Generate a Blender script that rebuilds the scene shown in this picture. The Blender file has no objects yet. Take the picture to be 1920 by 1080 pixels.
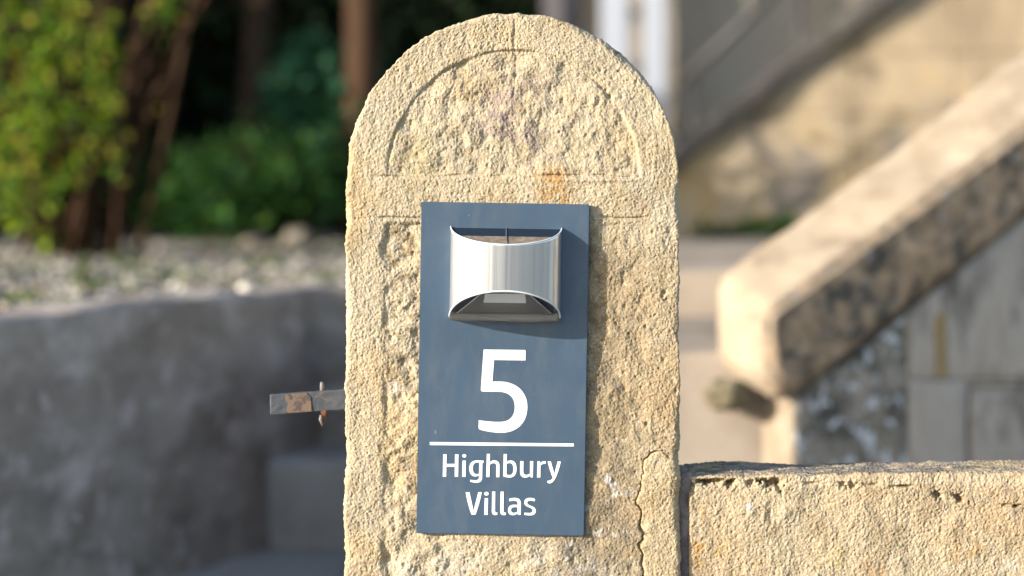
import bpy, bmesh, math, random
import numpy as np
from mathutils import Vector, Matrix, noise as mnoise

random.seed(7)
RNG = np.random.default_rng(11)
SC = bpy.context.scene
COL = SC.collection

# ------------------------------------------------------------------ camera, sky, sun, exposure
F = 4533.0            # 85 mm lens on a 36 mm sensor, in pixels of a 1920 wide picture
HOR = 330.0           # picture row of the horizon
CAMZ = 1.05
D0 = 2.176            # distance of the pier's face
S = D0 / F            # metres per pixel on the pier's face

cam = bpy.data.cameras.new('camera')
cam.lens = 85.0; cam.sensor_width = 36.0
cam.shift_y = -(540.0 - HOR) / 1920.0
cam.clip_start = 0.05; cam.clip_end = 2000
cam.dof.use_dof = True; cam.dof.focus_distance = 2.17; cam.dof.aperture_fstop = 3.2
cam.dof.aperture_blades = 0
camo = bpy.data.objects.new('camera', cam); COL.objects.link(camo)
camo.location = (0, 0, CAMZ); camo.rotation_euler = (math.radians(90), 0, 0)
SC.camera = camo

TO_SUN = Vector((-1.9, -1.0, 0.56)).normalized()
EL = math.asin(TO_SUN.z); AZ = math.atan2(TO_SUN.x, TO_SUN.y)
w = bpy.data.worlds.new('World'); SC.world = w; w.use_nodes = True
nt = w.node_tree; nt.nodes.clear()
sky = nt.nodes.new('ShaderNodeTexSky'); sky.sky_type = 'NISHITA'; sky.sun_disc = False
sky.sun_elevation = EL; sky.sun_rotation = AZ % (2 * math.pi)
bg = nt.nodes.new('ShaderNodeBackground'); bg.inputs[1].default_value = 0.15
ow = nt.nodes.new('ShaderNodeOutputWorld')
nt.links.new(sky.outputs[0], bg.inputs[0]); nt.links.new(bg.outputs[0], ow.inputs[0])
sl = bpy.data.lights.new('sun', 'SUN'); sl.energy = 4.3; sl.angle = math.radians(0.5); sl.color = (1.0, 0.91, 0.78)
so = bpy.data.objects.new('sun', sl); COL.objects.link(so)
so.rotation_euler = TO_SUN.to_track_quat('Z', 'Y').to_euler()
so.location = (-6, -2, 6)
SC.view_settings.view_transform = 'Standard'; SC.view_settings.look = 'None'
SC.view_settings.exposure = 1.12; SC.view_settings.gamma = 1.0
SC.view_settings.use_curve_mapping = False

# ------------------------------------------------------------------ helpers
def at(x, y, d):
    return Vector(((x - 960.0) / F * d, d, CAMZ - (y - HOR) / F * d))

def props(o, label=None, cat=None, group=None, kind=None):
    if label: o['label'] = label
    if cat: o['category'] = cat
    if group: o['group'] = group
    if kind: o['kind'] = kind
    return o

def empty(name, loc=(0, 0, 0)):
    o = bpy.data.objects.new(name, None); COL.objects.link(o); o.location = loc
    o.empty_display_size = 0.05
    bpy.context.view_layer.update()
    return o

def link(name, me, mat=None, parent=None, smooth=False):
    o = bpy.data.objects.new(name, me); COL.objects.link(o)
    if mat:
        for m in (mat if isinstance(mat, (list, tuple)) else [mat]): me.materials.append(m)
    if smooth:
        me.polygons.foreach_set('use_smooth', np.ones(len(me.polygons), bool))
    if parent:
        o.parent = parent
        o.matrix_parent_inverse = Matrix.Translation(-parent.location) if parent.type == 'EMPTY' else Matrix.Identity(4)
    return o

def np_mesh(name, v, f):
    """v (n,3) floats, f (m,k) ints with one k"""
    v = np.ascontiguousarray(v, dtype=np.float32); f = np.ascontiguousarray(f, dtype=np.int32)
    me = bpy.data.meshes.new(name)
    k = f.shape[1]
    me.vertices.add(len(v)); me.vertices.foreach_set('co', v.ravel())
    me.loops.add(f.size); me.loops.foreach_set('vertex_index', f.ravel())
    me.polygons.add(len(f)); me.polygons.foreach_set('loop_start', np.arange(0, f.size, k, dtype=np.int32))
    me.update(calc_edges=True)
    return me

def color_attr(me, name, c):
    a = me.color_attributes.new(name, 'FLOAT_COLOR', 'POINT')
    full = np.ones((len(c), 4), np.float32); full[:, :3] = c
    a.data.foreach_set('color', full.ravel())

NT = 1024
def fnoise(seed, sx, sy=None):
    sy = sy or sx
    r = np.random.default_rng(seed).standard_normal((NT, NT))
    fy = np.fft.fftfreq(NT)[:, None]; fx = np.fft.rfftfreq(NT)[None, :]
    g = np.exp(-2 * np.pi ** 2 * ((fx * sx) ** 2 + (fy * sy) ** 2))
    a = np.fft.irfft2(np.fft.rfft2(r) * g, s=(NT, NT))
    return (a - a.mean()) / a.std()

def samp(a, x, y):
    x0 = np.floor(x).astype(int); y0 = np.floor(y).astype(int)
    fx = x - x0; fy = y - y0
    i = lambda yy, xx: a[yy % NT, xx % NT]
    return ((i(y0, x0) * (1 - fx) + i(y0, x0 + 1) * fx) * (1 - fy)
            + (i(y0 + 1, x0) * (1 - fx) + i(y0 + 1, x0 + 1) * fx) * fy)

def sstep(a, b, x):
    t = np.clip((x - a) / (b - a), 0, 1); return t * t * (3 - 2 * t)

def gauss(x, y, cx, cy, rx, ry=None):
    ry = ry or rx
    return np.exp(-(((x - cx) / rx) ** 2 + ((y - cy) / ry) ** 2))

def polydist(x, y, pts):
    d = np.full(x.shape, 1e9)
    for (x0, y0), (x1, y1) in zip(pts[:-1], pts[1:]):
        dx, dy = x1 - x0, y1 - y0
        t = np.clip(((x - x0) * dx + (y - y0) * dy) / (dx * dx + dy * dy), 0, 1)
        d = np.minimum(d, np.hypot(x - x0 - t * dx, y - y0 - t * dy))
    return d

# ---- materials
def new_mat(name):
    m = bpy.data.materials.new(name); m.use_nodes = True
    n = m.node_tree.nodes; l = m.node_tree.links
    return m, n, l, n['Principled BSDF']

def plain(name, col, rough=0.5, metal=0.0, spec=0.5):
    m, n, l, b = new_mat(name)
    b.inputs['Base Color'].default_value = (*col, 1); b.inputs['Roughness'].default_value = rough
    b.inputs['Metallic'].default_value = metal; b.inputs['Specular IOR Level'].default_value = spec
    return m

def nnoise(n, l, co, scale, detail=4, rough=0.6, dist=0.0):
    t = n.new('ShaderNodeTexNoise'); t.inputs['Scale'].default_value = scale
    t.inputs['Detail'].default_value = detail; t.inputs['Roughness'].default_value = rough
    t.inputs['Distortion'].default_value = dist
    l.new(co, t.inputs['Vector']); return t.outputs[0]

def ramp(n, l, fac, stops):
    r = n.new('ShaderNodeValToRGB'); l.new(fac, r.inputs[0]); e = r.color_ramp.elements
    while len(e) < len(stops): e.new(0.5)
    for el, (p, c) in zip(e, stops):
        el.position = p; el.color = (*c, 1) if len(c) == 3 else c
    return r.outputs[0]

def mix(n, l, fac, a, b, mode='MIX'):
    m = n.new('ShaderNodeMix'); m.data_type = 'RGBA'; m.blend_type = mode
    for s, v in ((m.inputs[0], fac), (m.inputs[6], a), (m.inputs[7], b)):
        if isinstance(v, bpy.types.NodeSocket): l.new(v, s)
        elif isinstance(v, (int, float)): s.default_value = v
        else: s.default_value = (*v, 1)
    return m.outputs[2]

def bump(n, l, b, h, strength, dist):
    bp = n.new('ShaderNodeBump'); bp.inputs['Strength'].default_value = strength
    bp.inputs['Distance'].default_value = dist
    l.new(h, bp.inputs['Height']); l.new(bp.outputs[0], b.inputs['Normal'])

def stone_mat(name, lo, mid, hi, scale=6.0, patch=None, patch_scale=3.0, patch_lo=0.5, patch_hi=0.62, spots=None, grain=250, stretch=1.0, bmp=0.5, flat=1.0):
    m, n, l, b = new_mat(name)
    tc = n.new('ShaderNodeTexCoord'); co = tc.outputs['Object']
    if stretch != 1.0 or flat != 1.0:
        mp = n.new('ShaderNodeMapping'); mp.inputs['Scale'].default_value = (flat, flat, stretch)
        l.new(co, mp.inputs[0]); cs = mp.outputs[0]
    else: cs = co
    c = ramp(n, l, nnoise(n, l, cs, scale, 6, 0.65, 0.3), [(0.3, lo), (0.5, mid), (0.7, hi)])
    if patch:
        f = ramp(n, l, nnoise(n, l, cs, patch_scale, 8, 0.68, 0.2), [(patch_lo, (0, 0, 0)), (patch_hi, (1, 1, 1))])
        c = mix(n, l, f, c, patch)
    if spots:
        f = ramp(n, l, nnoise(n, l, co, spots[1], 3, 0.5, 0.4), [(spots[2], (0, 0, 0)), (spots[2] + 0.05, (1, 1, 1))])
        c = mix(n, l, f, c, spots[0])
    g = nnoise(n, l, co, grain, 3, 0.7)
    c = mix(n, l, 0.35, c, ramp(n, l, g, [(0.3, (0.55, 0.55, 0.55)), (0.7, (1, 1, 1))]), 'MULTIPLY')
    l.new(c, b.inputs['Base Color']); b.inputs['Roughness'].default_value = 0.92
    b.inputs['Specular IOR Level'].default_value = 0.15
    bump(n, l, b, g, bmp, 0.003)
    return m

def tint_stone(name):
    m, n, l, b = new_mat(name)
    at_ = n.new('ShaderNodeAttribute'); at_.attribute_name = 'tint'
    tc = n.new('ShaderNodeTexCoord'); co = tc.outputs['Object']
    g = nnoise(n, l, co, 420, 4, 0.75)
    g2 = nnoise(n, l, co, 1100, 2, 0.6)
    c = mix(n, l, 0.6, at_.outputs[0], ramp(n, l, g, [(0.28, (0.62, 0.58, 0.52)), (0.5, (0.95, 0.94, 0.92)), (0.72, (1.12, 1.10, 1.06))]), 'MULTIPLY')
    c = mix(n, l, 0.85, c, ramp(n, l, g2, [(0.28, (0.52, 0.46, 0.40)), (0.5, (0.96, 0.95, 0.94)), (0.75, (1.18, 1.18, 1.18))]), 'MULTIPLY')
    l.new(c, b.inputs['Base Color']); b.inputs['Roughness'].default_value = 0.95
    b.inputs['Specular IOR Level'].default_value = 0.12
    bump(n, l, b, g, 0.55, 0.0012)
    return m

# ---- mesh builders
def bm_obj(name, bm, mat, parent=None, smooth=False):
    bmesh.ops.recalc_face_normals(bm, faces=bm.faces)
    me = bpy.data.meshes.new(name); bm.to_mesh(me); bm.free()
    return link(name, me, mat, parent, smooth)

def prism_bm(front, off):
    """front: list of 3D points (a polygon); off: vector or list of vectors to the back polygon"""
    bm = bmesh.new()
    a = [bm.verts.new(p) for p in front]
    if isinstance(off, Vector): off = [off] * len(front)
    b = [bm.verts.new(Vector(p) + o) for p, o in zip(front, off)]
    bm.faces.new(a); bm.faces.new(b[::-1])
    k = len(a)
    for i in range(k): bm.faces.new((a[i], b[i], b[(i + 1) % k], a[(i + 1) % k]))
    bmesh.ops.recalc_face_normals(bm, faces=bm.faces)
    return bm

def roughen(bm, bev, seg, cut_len, amp, scale, seed=0.0):
    if bev: bmesh.ops.bevel(bm, geom=list(bm.edges), offset=bev, segments=seg, affect='EDGES', profile=0.6)
    bmesh.ops.triangulate(bm, faces=[f for f in bm.faces if len(f.verts) > 4])
    for _ in range(7):
        long = [e for e in bm.edges if e.calc_length() > cut_len]
        if not long or len(bm.faces) > 30000: break
        bmesh.ops.subdivide_edges(bm, edges=long, cuts=1, use_grid_fill=True)
        bmesh.ops.triangulate(bm, faces=[f for f in bm.faces if len(f.verts) > 4])
    bm.normal_update()
    sh = Vector((seed * 3.1, seed * 1.7, seed))
    mv = []
    for v in bm.verts:
        mv.append(v.normal * (amp * mnoise.fractal(v.co * scale + sh, 0.9, 2.0, 4)))
    for v, d in zip(bm.verts, mv): v.co += d

def box_bm(x0, x1, y0, y1, z0, z1):
    return prism_bm([Vector((x0, y0, z0)), Vector((x1, y0, z0)), Vector((x1, y0, z1)), Vector((x0, y0, z1))], Vector((0, y1 - y0, 0)))

def tube_bm(bm, pts, rads, n=8):
    pts = [Vector(p) for p in pts]
    if not isinstance(rads, (list, tuple)): rads = [rads] * len(pts)
    rings = []
    for i, p in enumerate(pts):
        t = (pts[min(i + 1, len(pts) - 1)] - pts[max(i - 1, 0)]).normalized()
        u = t.cross(Vector((0.3, 1, 0.1))).normalized(); v = t.cross(u)
        rings.append([bm.verts.new(p + (u * math.cos(2 * math.pi * k / n) + v * math.sin(2 * math.pi * k / n)) * rads[i]) for k in range(n)])
    for a, b in zip(rings[:-1], rings[1:]):
        for k in range(n): bm.faces.new((a[k], a[(k + 1) % n], b[(k + 1) % n], b[k]))
    bm.faces.new(rings[0][::-1]); bm.faces.new(rings[-1])

# ------------------------------------------------------------------ colours
SAND = np.array([0.455, 0.388, 0.285])
M_TINT = tint_stone('sandstone_weathered')
M_CONC = stone_mat('grey_render', (0.175, 0.145, 0.122), (0.315, 0.268, 0.232), (0.45, 0.39, 0.345), 13, (0.56, 0.49, 0.455), 15, 0.52, 0.68, spots=((0.47, 0.40, 0.375), 24, .60), grain=120, stretch=0.8, flat=0.4, bmp=0.3)
M_STEP = stone_mat('step_stone', (0.25, 0.20, 0.155), (0.36, 0.30, 0.24), (0.45, 0.385, 0.315), 5, (0.24, 0.21, 0.18), 7, 0.58, 0.7, grain=150, bmp=0.3)
M_STEPG = stone_mat('worn_grey_step', (0.30, 0.275, 0.255), (0.42, 0.385, 0.36), (0.50, 0.46, 0.43), 8, grain=150, bmp=0.3)
M_COPE = stone_mat('pale_coping', (0.27, 0.21, 0.15), (0.37, 0.30, 0.22), (0.44, 0.37, 0.28), 14, (0.20, 0.155, 0.115), 16, 0.55, 0.72, grain=160)
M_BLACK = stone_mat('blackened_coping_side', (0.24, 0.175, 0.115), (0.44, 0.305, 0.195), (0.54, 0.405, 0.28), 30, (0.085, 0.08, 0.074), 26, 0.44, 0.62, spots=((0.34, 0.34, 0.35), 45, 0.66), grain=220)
M_LICH = stone_mat('lichened_quoin', (0.21, 0.18, 0.14), (0.32, 0.275, 0.225), (0.42, 0.365, 0.31), 16, (0.085, 0.08, 0.068), 20, 0.46, 0.62, spots=((0.64, 0.645, 0.66), 46, 0.575), grain=200)
M_GREYB = stone_mat('grey_ashlar', (0.38, 0.32, 0.27), (0.49, 0.42, 0.36), (0.56, 0.49, 0.43), 18, (0.17, 0.145, 0.12), 18, 0.52, 0.68, grain=200, stretch=0.35)
M_HOUSE = stone_mat('house_sandstone', (0.32, 0.27, 0.215), (0.41, 0.355, 0.29), (0.47, 0.41, 0.34), 2.2, (0.33, 0.26, 0.17), 3.0, 0.55, 0.7, grain=60, stretch=0.5)
M_BACKING = stone_mat('dark_backing', (0.03, 0.03, 0.022), (0.05, 0.048, 0.036), (0.08, 0.075, 0.06), 3, grain=60)  # for the backing wall added behind the hedge
M_PARA = stone_mat('stained_parapet', (0.25, 0.195, 0.135), (0.40, 0.32, 0.22), (0.50, 0.415, 0.30), 5, (0.42, 0.295, 0.15), 5, 0.50, 0.66, spots=((0.24, 0.205, 0.17), 4.5, .60), grain=80, stretch=0.5)
M_DARKST = stone_mat('dark_coping', (0.05, 0.047, 0.044), (0.08, 0.075, 0.07), (0.13, 0.12, 0.11), 6, grain=80)  # much darker than the parapet stones below it
M_GROUND = stone_mat('asphalt', (0.04, 0.04, 0.042), (0.052, 0.052, 0.054), (0.065, 0.065, 0.067), 3, grain=90)
M_PAVE = stone_mat('paving', (0.16, 0.155, 0.15), (0.21, 0.205, 0.20), (0.26, 0.25, 0.245), 4, grain=110)
M_SOIL = stone_mat('bed_soil', (0.10, 0.09, 0.075), (0.16, 0.145, 0.125), (0.24, 0.22, 0.19), 18, grain=90)
M_MORTAR = stone_mat('dark_mortar', (0.14, 0.11, 0.105), (0.24, 0.20, 0.195), (0.36, 0.31, 0.30), 60, grain=500)
M_WHITE = plain('pale_grey_paint', (0.42, 0.45, 0.52), 0.45)
M_IRON = plain('black_iron', (0.04, 0.04, 0.042), 0.5)

# ------------------------------------------------------------------ ground
ground = link('ground', np_mesh('ground', [(-600, -600, 0), (600, -600, 0), (600, 900, 0), (-600, 900, 0)], np.array([[0, 1, 2, 3]])), M_GROUND)
props(ground, kind='structure')
pv = bm_obj('pavement', box_bm(-30, 30, -0.4, 2.25, 0.002, 0.09), M_PAVE); props(pv, kind='structure')
FLOOR = 1.05 - 0.648
LANDZ = 1.05 - .178
path = bm_obj('path', box_bm(-1.6, 4.5, 2.44, 9.4, 0.01, FLOOR), M_STEPG); props(path, kind='structure')

# ------------------------------------------------------------------ the gate pier: one carved block of sandstone
XC, YC, RR = 961.0, 336.0, 312.0
n1, n2, n3, n5 = fnoise(1, 0.95), fnoise(2, 1.75), fnoise(3, 6), fnoise(5, 40)
n4 = fnoise(4, 14); nv = fnoise(6, 3.0, 22.0); n6 = fnoise(8, 1.3); n7 = fnoise(9, 90)
NSTREAK = fnoise(12, 5.0, 45.0)
CRACK = [(1240, 848), (1222, 852), (1208, 862), (1206, 890), (1201, 915), (1195, 945), (1199, 975), (1206, 1000), (1204, 1030), (1207, 1060), (1203, 1100), (1207, 1160)]
CRACK_TOP = [(1207, 862), (1222, 852), (1240, 847), (1252, 856), (1278, 862)]

def grainy(x, y):
    """sandy surface: lumps a few pixels wide with pits between"""
    a = samp(n2, x, y); b = samp(n1, x * 1.03 + 31, y * 1.03)
    return 0.26 * a + 0.28 * samp(n6, x + 51, y + 7) - 0.85 * np.maximum(a * 0.5 + samp(n6, x + 200, y + 77) - 1.0, 0) + 0.36 * b

def pier_height(x, y):
    h = 0.9 * samp(n5, x, y) + 0.45 * samp(n4, x, y) + 0.30 * samp(n3, x, y) + grainy(x, y)
    r = np.hypot(x - 963, y - 330)
    tym = sstep(238, 230, r) * sstep(333, 326, y)
    border = (1 - tym) * sstep(420, 400, y)
    h += 0.22 * border * samp(nv, x, y)
    lump = samp(n3, x * 0.9 + 91, y * 0.9 + 40); lump2 = samp(n4, x + 300, y + 200)
    h += tym * (-3.6 + 1.8 * lump2 + 1.35 * lump - 1.8 * np.maximum(lump - 0.9, 0) + 0.25 * samp(nv, x + 55, y))
    th = np.arctan2(330 - y, x - 963)
    fade = np.clip(0.55 + 0.5 * samp(n5, x * 1.3 + 10, y * 1.3), 0.35, 1)
    h -= 4.6 * fade * np.exp(-((r - 235) / 3.0) ** 2) * (y < 332)
    gl = np.clip(0.75 + 0.5 * samp(n4, x, y * 0 + 5), 0.15, 1.2)
    wob = 1.2 * samp(n4, x, y * 0 + 60)
    h -= 4.4 * gl * np.exp(-((y - 331 - wob) / 2.4) ** 2) * sstep(690, 730, x) * sstep(1232, 1200, x)
    h -= 4.4 * np.clip(0.6 + 0.6 * samp(n4, x + 400, y * 0 + 9), 0.05, 1.2) * np.exp(-((y - 408 - wob) / 2.4) ** 2) * sstep(662, 690, x) * sstep(1250, 1225, x)
    h += 1.6 * np.exp(-((y - 338) / 3.0) ** 2) * sstep(1000, 1060, x) * sstep(1225, 1190, x)
    # sunk panel below
    pm = sstep(414, 424, y) * sstep(712, 730, x + 3 * samp(n4, x + 7, y)) * sstep(1222, 1200, x)
    pl = pm * sstep(900, 800, x)
    pr = pm * sstep(900, 1000, x)
    h += pl * (-2.9 + 2.0 * lump2 + 1.8 * lump - 2.2 * np.maximum(lump - 0.8, 0))
    h += pr * (-1.8 + 1.0 * lump2 + 0.7 * lump)
    lst = np.exp(-((x - 722 - 2 * samp(n4, y, x * 0 + 77)) / 3.4) ** 2) * sstep(425, 440, y)
    h -= 1.5 * lst * np.clip(0.6 + 0.6 * samp(n5, x, y * 1.4), 0.1, 1)
    h -= 1.6 * np.exp(-((x - 964 - 1.5 * samp(n4, y, y * 0 + 3)) / 2.6) ** 2) * sstep(28, 45, y) * sstep(200, 170, y)
    h += 1.0 * np.exp(-((x - 957) / 3.5) ** 2) * sstep(28, 45, y) * sstep(200, 170, y)
    for (px, py, pr_, dp) in [(1143, 181, 4.5, 9), (1137, 168, 3, 3), (1246, 548, 5, 7), (1250, 562, 4, 4), (1243, 556, 3, 5), (1213, 795, 3.4, 7), (1236, 690, 3, 4), (1126, 132, 4, 3),
                              (1268, 733, 4, 4), (705, 640, 3, 3), (770, 915, 5, 4), (1150, 905, 5, 3), (1130, 560, 6, 4), (1120, 520, 9, 4), (775, 480, 8, 4), (780, 620, 9, 4), (768, 700, 7, 4)]:
        h -= dp * gauss(x, y, px, py, pr_)
    pr2 = np.random.default_rng(5)
    for zone, cnt in (((745, 120, 1185, 320), 70), ((726, 430, 790, 1000), 55), ((1108, 430, 1260, 840), 45), ((660, 1010, 1190, 1080), 35), ((665, 100, 1255, 1000), 30)):
        for _ in range(cnt):
            px, py = pr2.uniform(zone[0], zone[2]), pr2.uniform(zone[1], zone[3]); r_ = pr2.uniform(2.0, 5.5)
            i0, i1 = np.searchsorted(y[:, 0], (py - 20, py + 20))
            if i1 <= i0: continue
            h[i0:i1] -= pr2.uniform(1.5, 4.0) * gauss(x[i0:i1], y[i0:i1], px, py, r_, r_ * pr2.uniform(.7, 1.6))
    # crack and the slipped flake beside it
    wobx = x + 2.4 * samp(n3, x + 13, y) + .8 * samp(n2, x, y + 99); woby = y + 2.4 * samp(n3, x, y + 313)
    dc = polydist(wobx, woby, CRACK)
    h -= 9.0 * np.exp(-(dc / (1.1 + 0.6 * np.clip(samp(n4, x, y), -1, 2) + 1.6 * sstep(955, 990, y))) ** 2)
    edge_x = np.interp(y, [p[1] for p in CRACK[2:]], [p[0] for p in CRACK[2:]])
    top_y = np.interp(x, [p[0] for p in CRACK_TOP], [p[1] for p in CRACK_TOP])
    fl = sstep(-1, 5, wobx - edge_x) * sstep(-2, 6, woby - top_y)
    h += fl * (4.0 + 0.7 * samp(n4, x + 50, y))
    h -= 3 * gauss(x, y, 1207, 985, 7, 9)
    return h, fl

def pier_tint(x, y, fl):
    c = np.ones(x.shape + (3,)) * SAND
    m = samp(n5, x * 1.1 + 500, y * 1.1); m2 = samp(n4, x + 700, y + 30); m3 = samp(n3, x + 20, y + 900)
    big = samp(n7, x + 60, y + 400)
    def blend(k, col):
        nonlocal c
        k = np.clip(k, 0, 1)[..., None]; c = c * (1 - k) + np.array(col) * k
    blend(0.55 * sstep(0.0, 1.6, m), (0.45, 0.33, 0.175))
    blend(0.6 * sstep(0.1, 1.8, -m + 0.3 * m2), (0.40, 0.365, 0.285))
    blend(0.30 * sstep(0.5, 2, m2), (0.52, 0.43, 0.28))
    blend(0.42 * sstep(0.5, 1.8, -m2 + 0.3 * m3), (0.33, 0.265, 0.155))
    blend(0.30 * sstep(0.2, 2, big), (0.50, 0.40, 0.24))
    nz = 0.5 * m3 + 0.5 * m2
    vs = samp(NSTREAK, x, y); vs2 = samp(NSTREAK, x + 333, y + 400)
    blend(.40 * sstep(.5, 1.8, vs), (0.36, 0.315, 0.245)); blend(.30 * sstep(.6, 1.8, vs2), (0.52, 0.455, 0.35))
    # rust-coloured and purple iron stains
    blend(1.0 * gauss(x, y, 1040, 364, 26, 38) * sstep(-1.4, 0.2, nz + 0.5), (0.42, 0.21, 0.045))
    blend(0.5 * gauss(x, y, 1035, 330, 30, 20), (0.46, 0.28, 0.10))
    for (cx, cy, rx, ry, k) in [(935, 195, 34, 55, .75), (965, 245, 40, 22, .8), (1005, 160, 30, 14, .55), (1010, 290, 24, 40, .55), (915, 230, 26, 20, .5)]:
        blend(k * gauss(x, y, cx, cy, rx, ry) * sstep(-0.9, 0.9, m3 + 0.3 * m2 + 0.2), (0.27, 0.205, 0.21))
    blend(0.6 * gauss(x, y, 1205, 395, 18, 14) * sstep(-.5, 1, m3), (0.40, 0.24, 0.12))
    blend(0.35 * gauss(x, y, 780, 285, 60, 60) * sstep(-.3, 1, m3), (0.32, 0.30, 0.13))
    # paint splash and lichen
    blend(0.75 * gauss(x, y, 745, 728, 18, 13) * sstep(-1.2, .4, m3 + .3), (0.62, 0.58, 0.54))
    # grey-brown weathering to the right of the sign
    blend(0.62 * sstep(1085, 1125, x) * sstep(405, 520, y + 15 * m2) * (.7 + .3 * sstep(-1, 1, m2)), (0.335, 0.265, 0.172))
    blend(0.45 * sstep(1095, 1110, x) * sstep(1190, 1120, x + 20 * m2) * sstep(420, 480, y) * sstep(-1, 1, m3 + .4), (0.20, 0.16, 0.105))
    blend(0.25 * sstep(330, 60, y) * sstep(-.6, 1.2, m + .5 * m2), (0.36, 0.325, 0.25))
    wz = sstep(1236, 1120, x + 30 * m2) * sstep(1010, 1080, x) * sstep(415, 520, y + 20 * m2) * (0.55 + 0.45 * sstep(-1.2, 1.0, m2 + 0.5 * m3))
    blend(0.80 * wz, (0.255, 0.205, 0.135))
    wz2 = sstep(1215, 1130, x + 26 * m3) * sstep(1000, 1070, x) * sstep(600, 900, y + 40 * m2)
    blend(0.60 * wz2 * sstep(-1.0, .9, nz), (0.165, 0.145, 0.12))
    blend(0.45 * sstep(1110, 1180, x) * sstep(430, 700, y) * sstep(-.6, 1.4, m + .3 * m2), (0.36, 0.27, 0.17))
    wl = sstep(0.7, 1.6, m3 + 0.25 * samp(n2, x, y)) * (gauss(x, y, 1135, 945, 50, 80) + gauss(x, y, 1060, 1040, 130, 30) + .6 * gauss(x, y, 1130, 880, 30, 50))
    blend(0.75 * wl, (0.55, 0.54, 0.52))
    blend(0.5 * gauss(x, y, 900, 1065, 260, 36) * sstep(0, 1.4, m2 + .4 * m3), (0.50, 0.47, 0.42))
    blend(0.65 * sstep(0.5, 1.5, m3) * gauss(x, y, 1105, 560, 26, 160), (0.12, 0.10, 0.075))
    # left strip between margin and sign: dirt flecks
    blend(0.60 * sstep(0.6, 1.6, m3 - 0.2 * m2) * sstep(716, 726, x) * sstep(800, 770, x) * sstep(405, 430, y), (0.19, 0.145, 0.075))
    # the flake is paler with a grey-blue patch
    blend(0.35 * fl, (0.49, 0.40, 0.25))
    blend(0.75 * fl * gauss(x, y, 1234, 878, 14, 12) * sstep(-1, .7, m3 + .2), (0.44, 0.46, 0.44))
    blend(0.45 * sstep(0.9, 1.9, samp(n2, x + 333, y)), (0.22, 0.155, 0.09))
    blend(0.35 * sstep(0.8, 1.8, samp(n2, x + 133, y + 61)), (0.55, 0.50, 0.40))
    # black crust along the rim
    rim = np.hypot(x - XC, y - YC)
    blend(0.8 * gauss(x, y, 1160, 97, 7, 6), (0.06, 0.055, 0.055))
    return c

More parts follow.
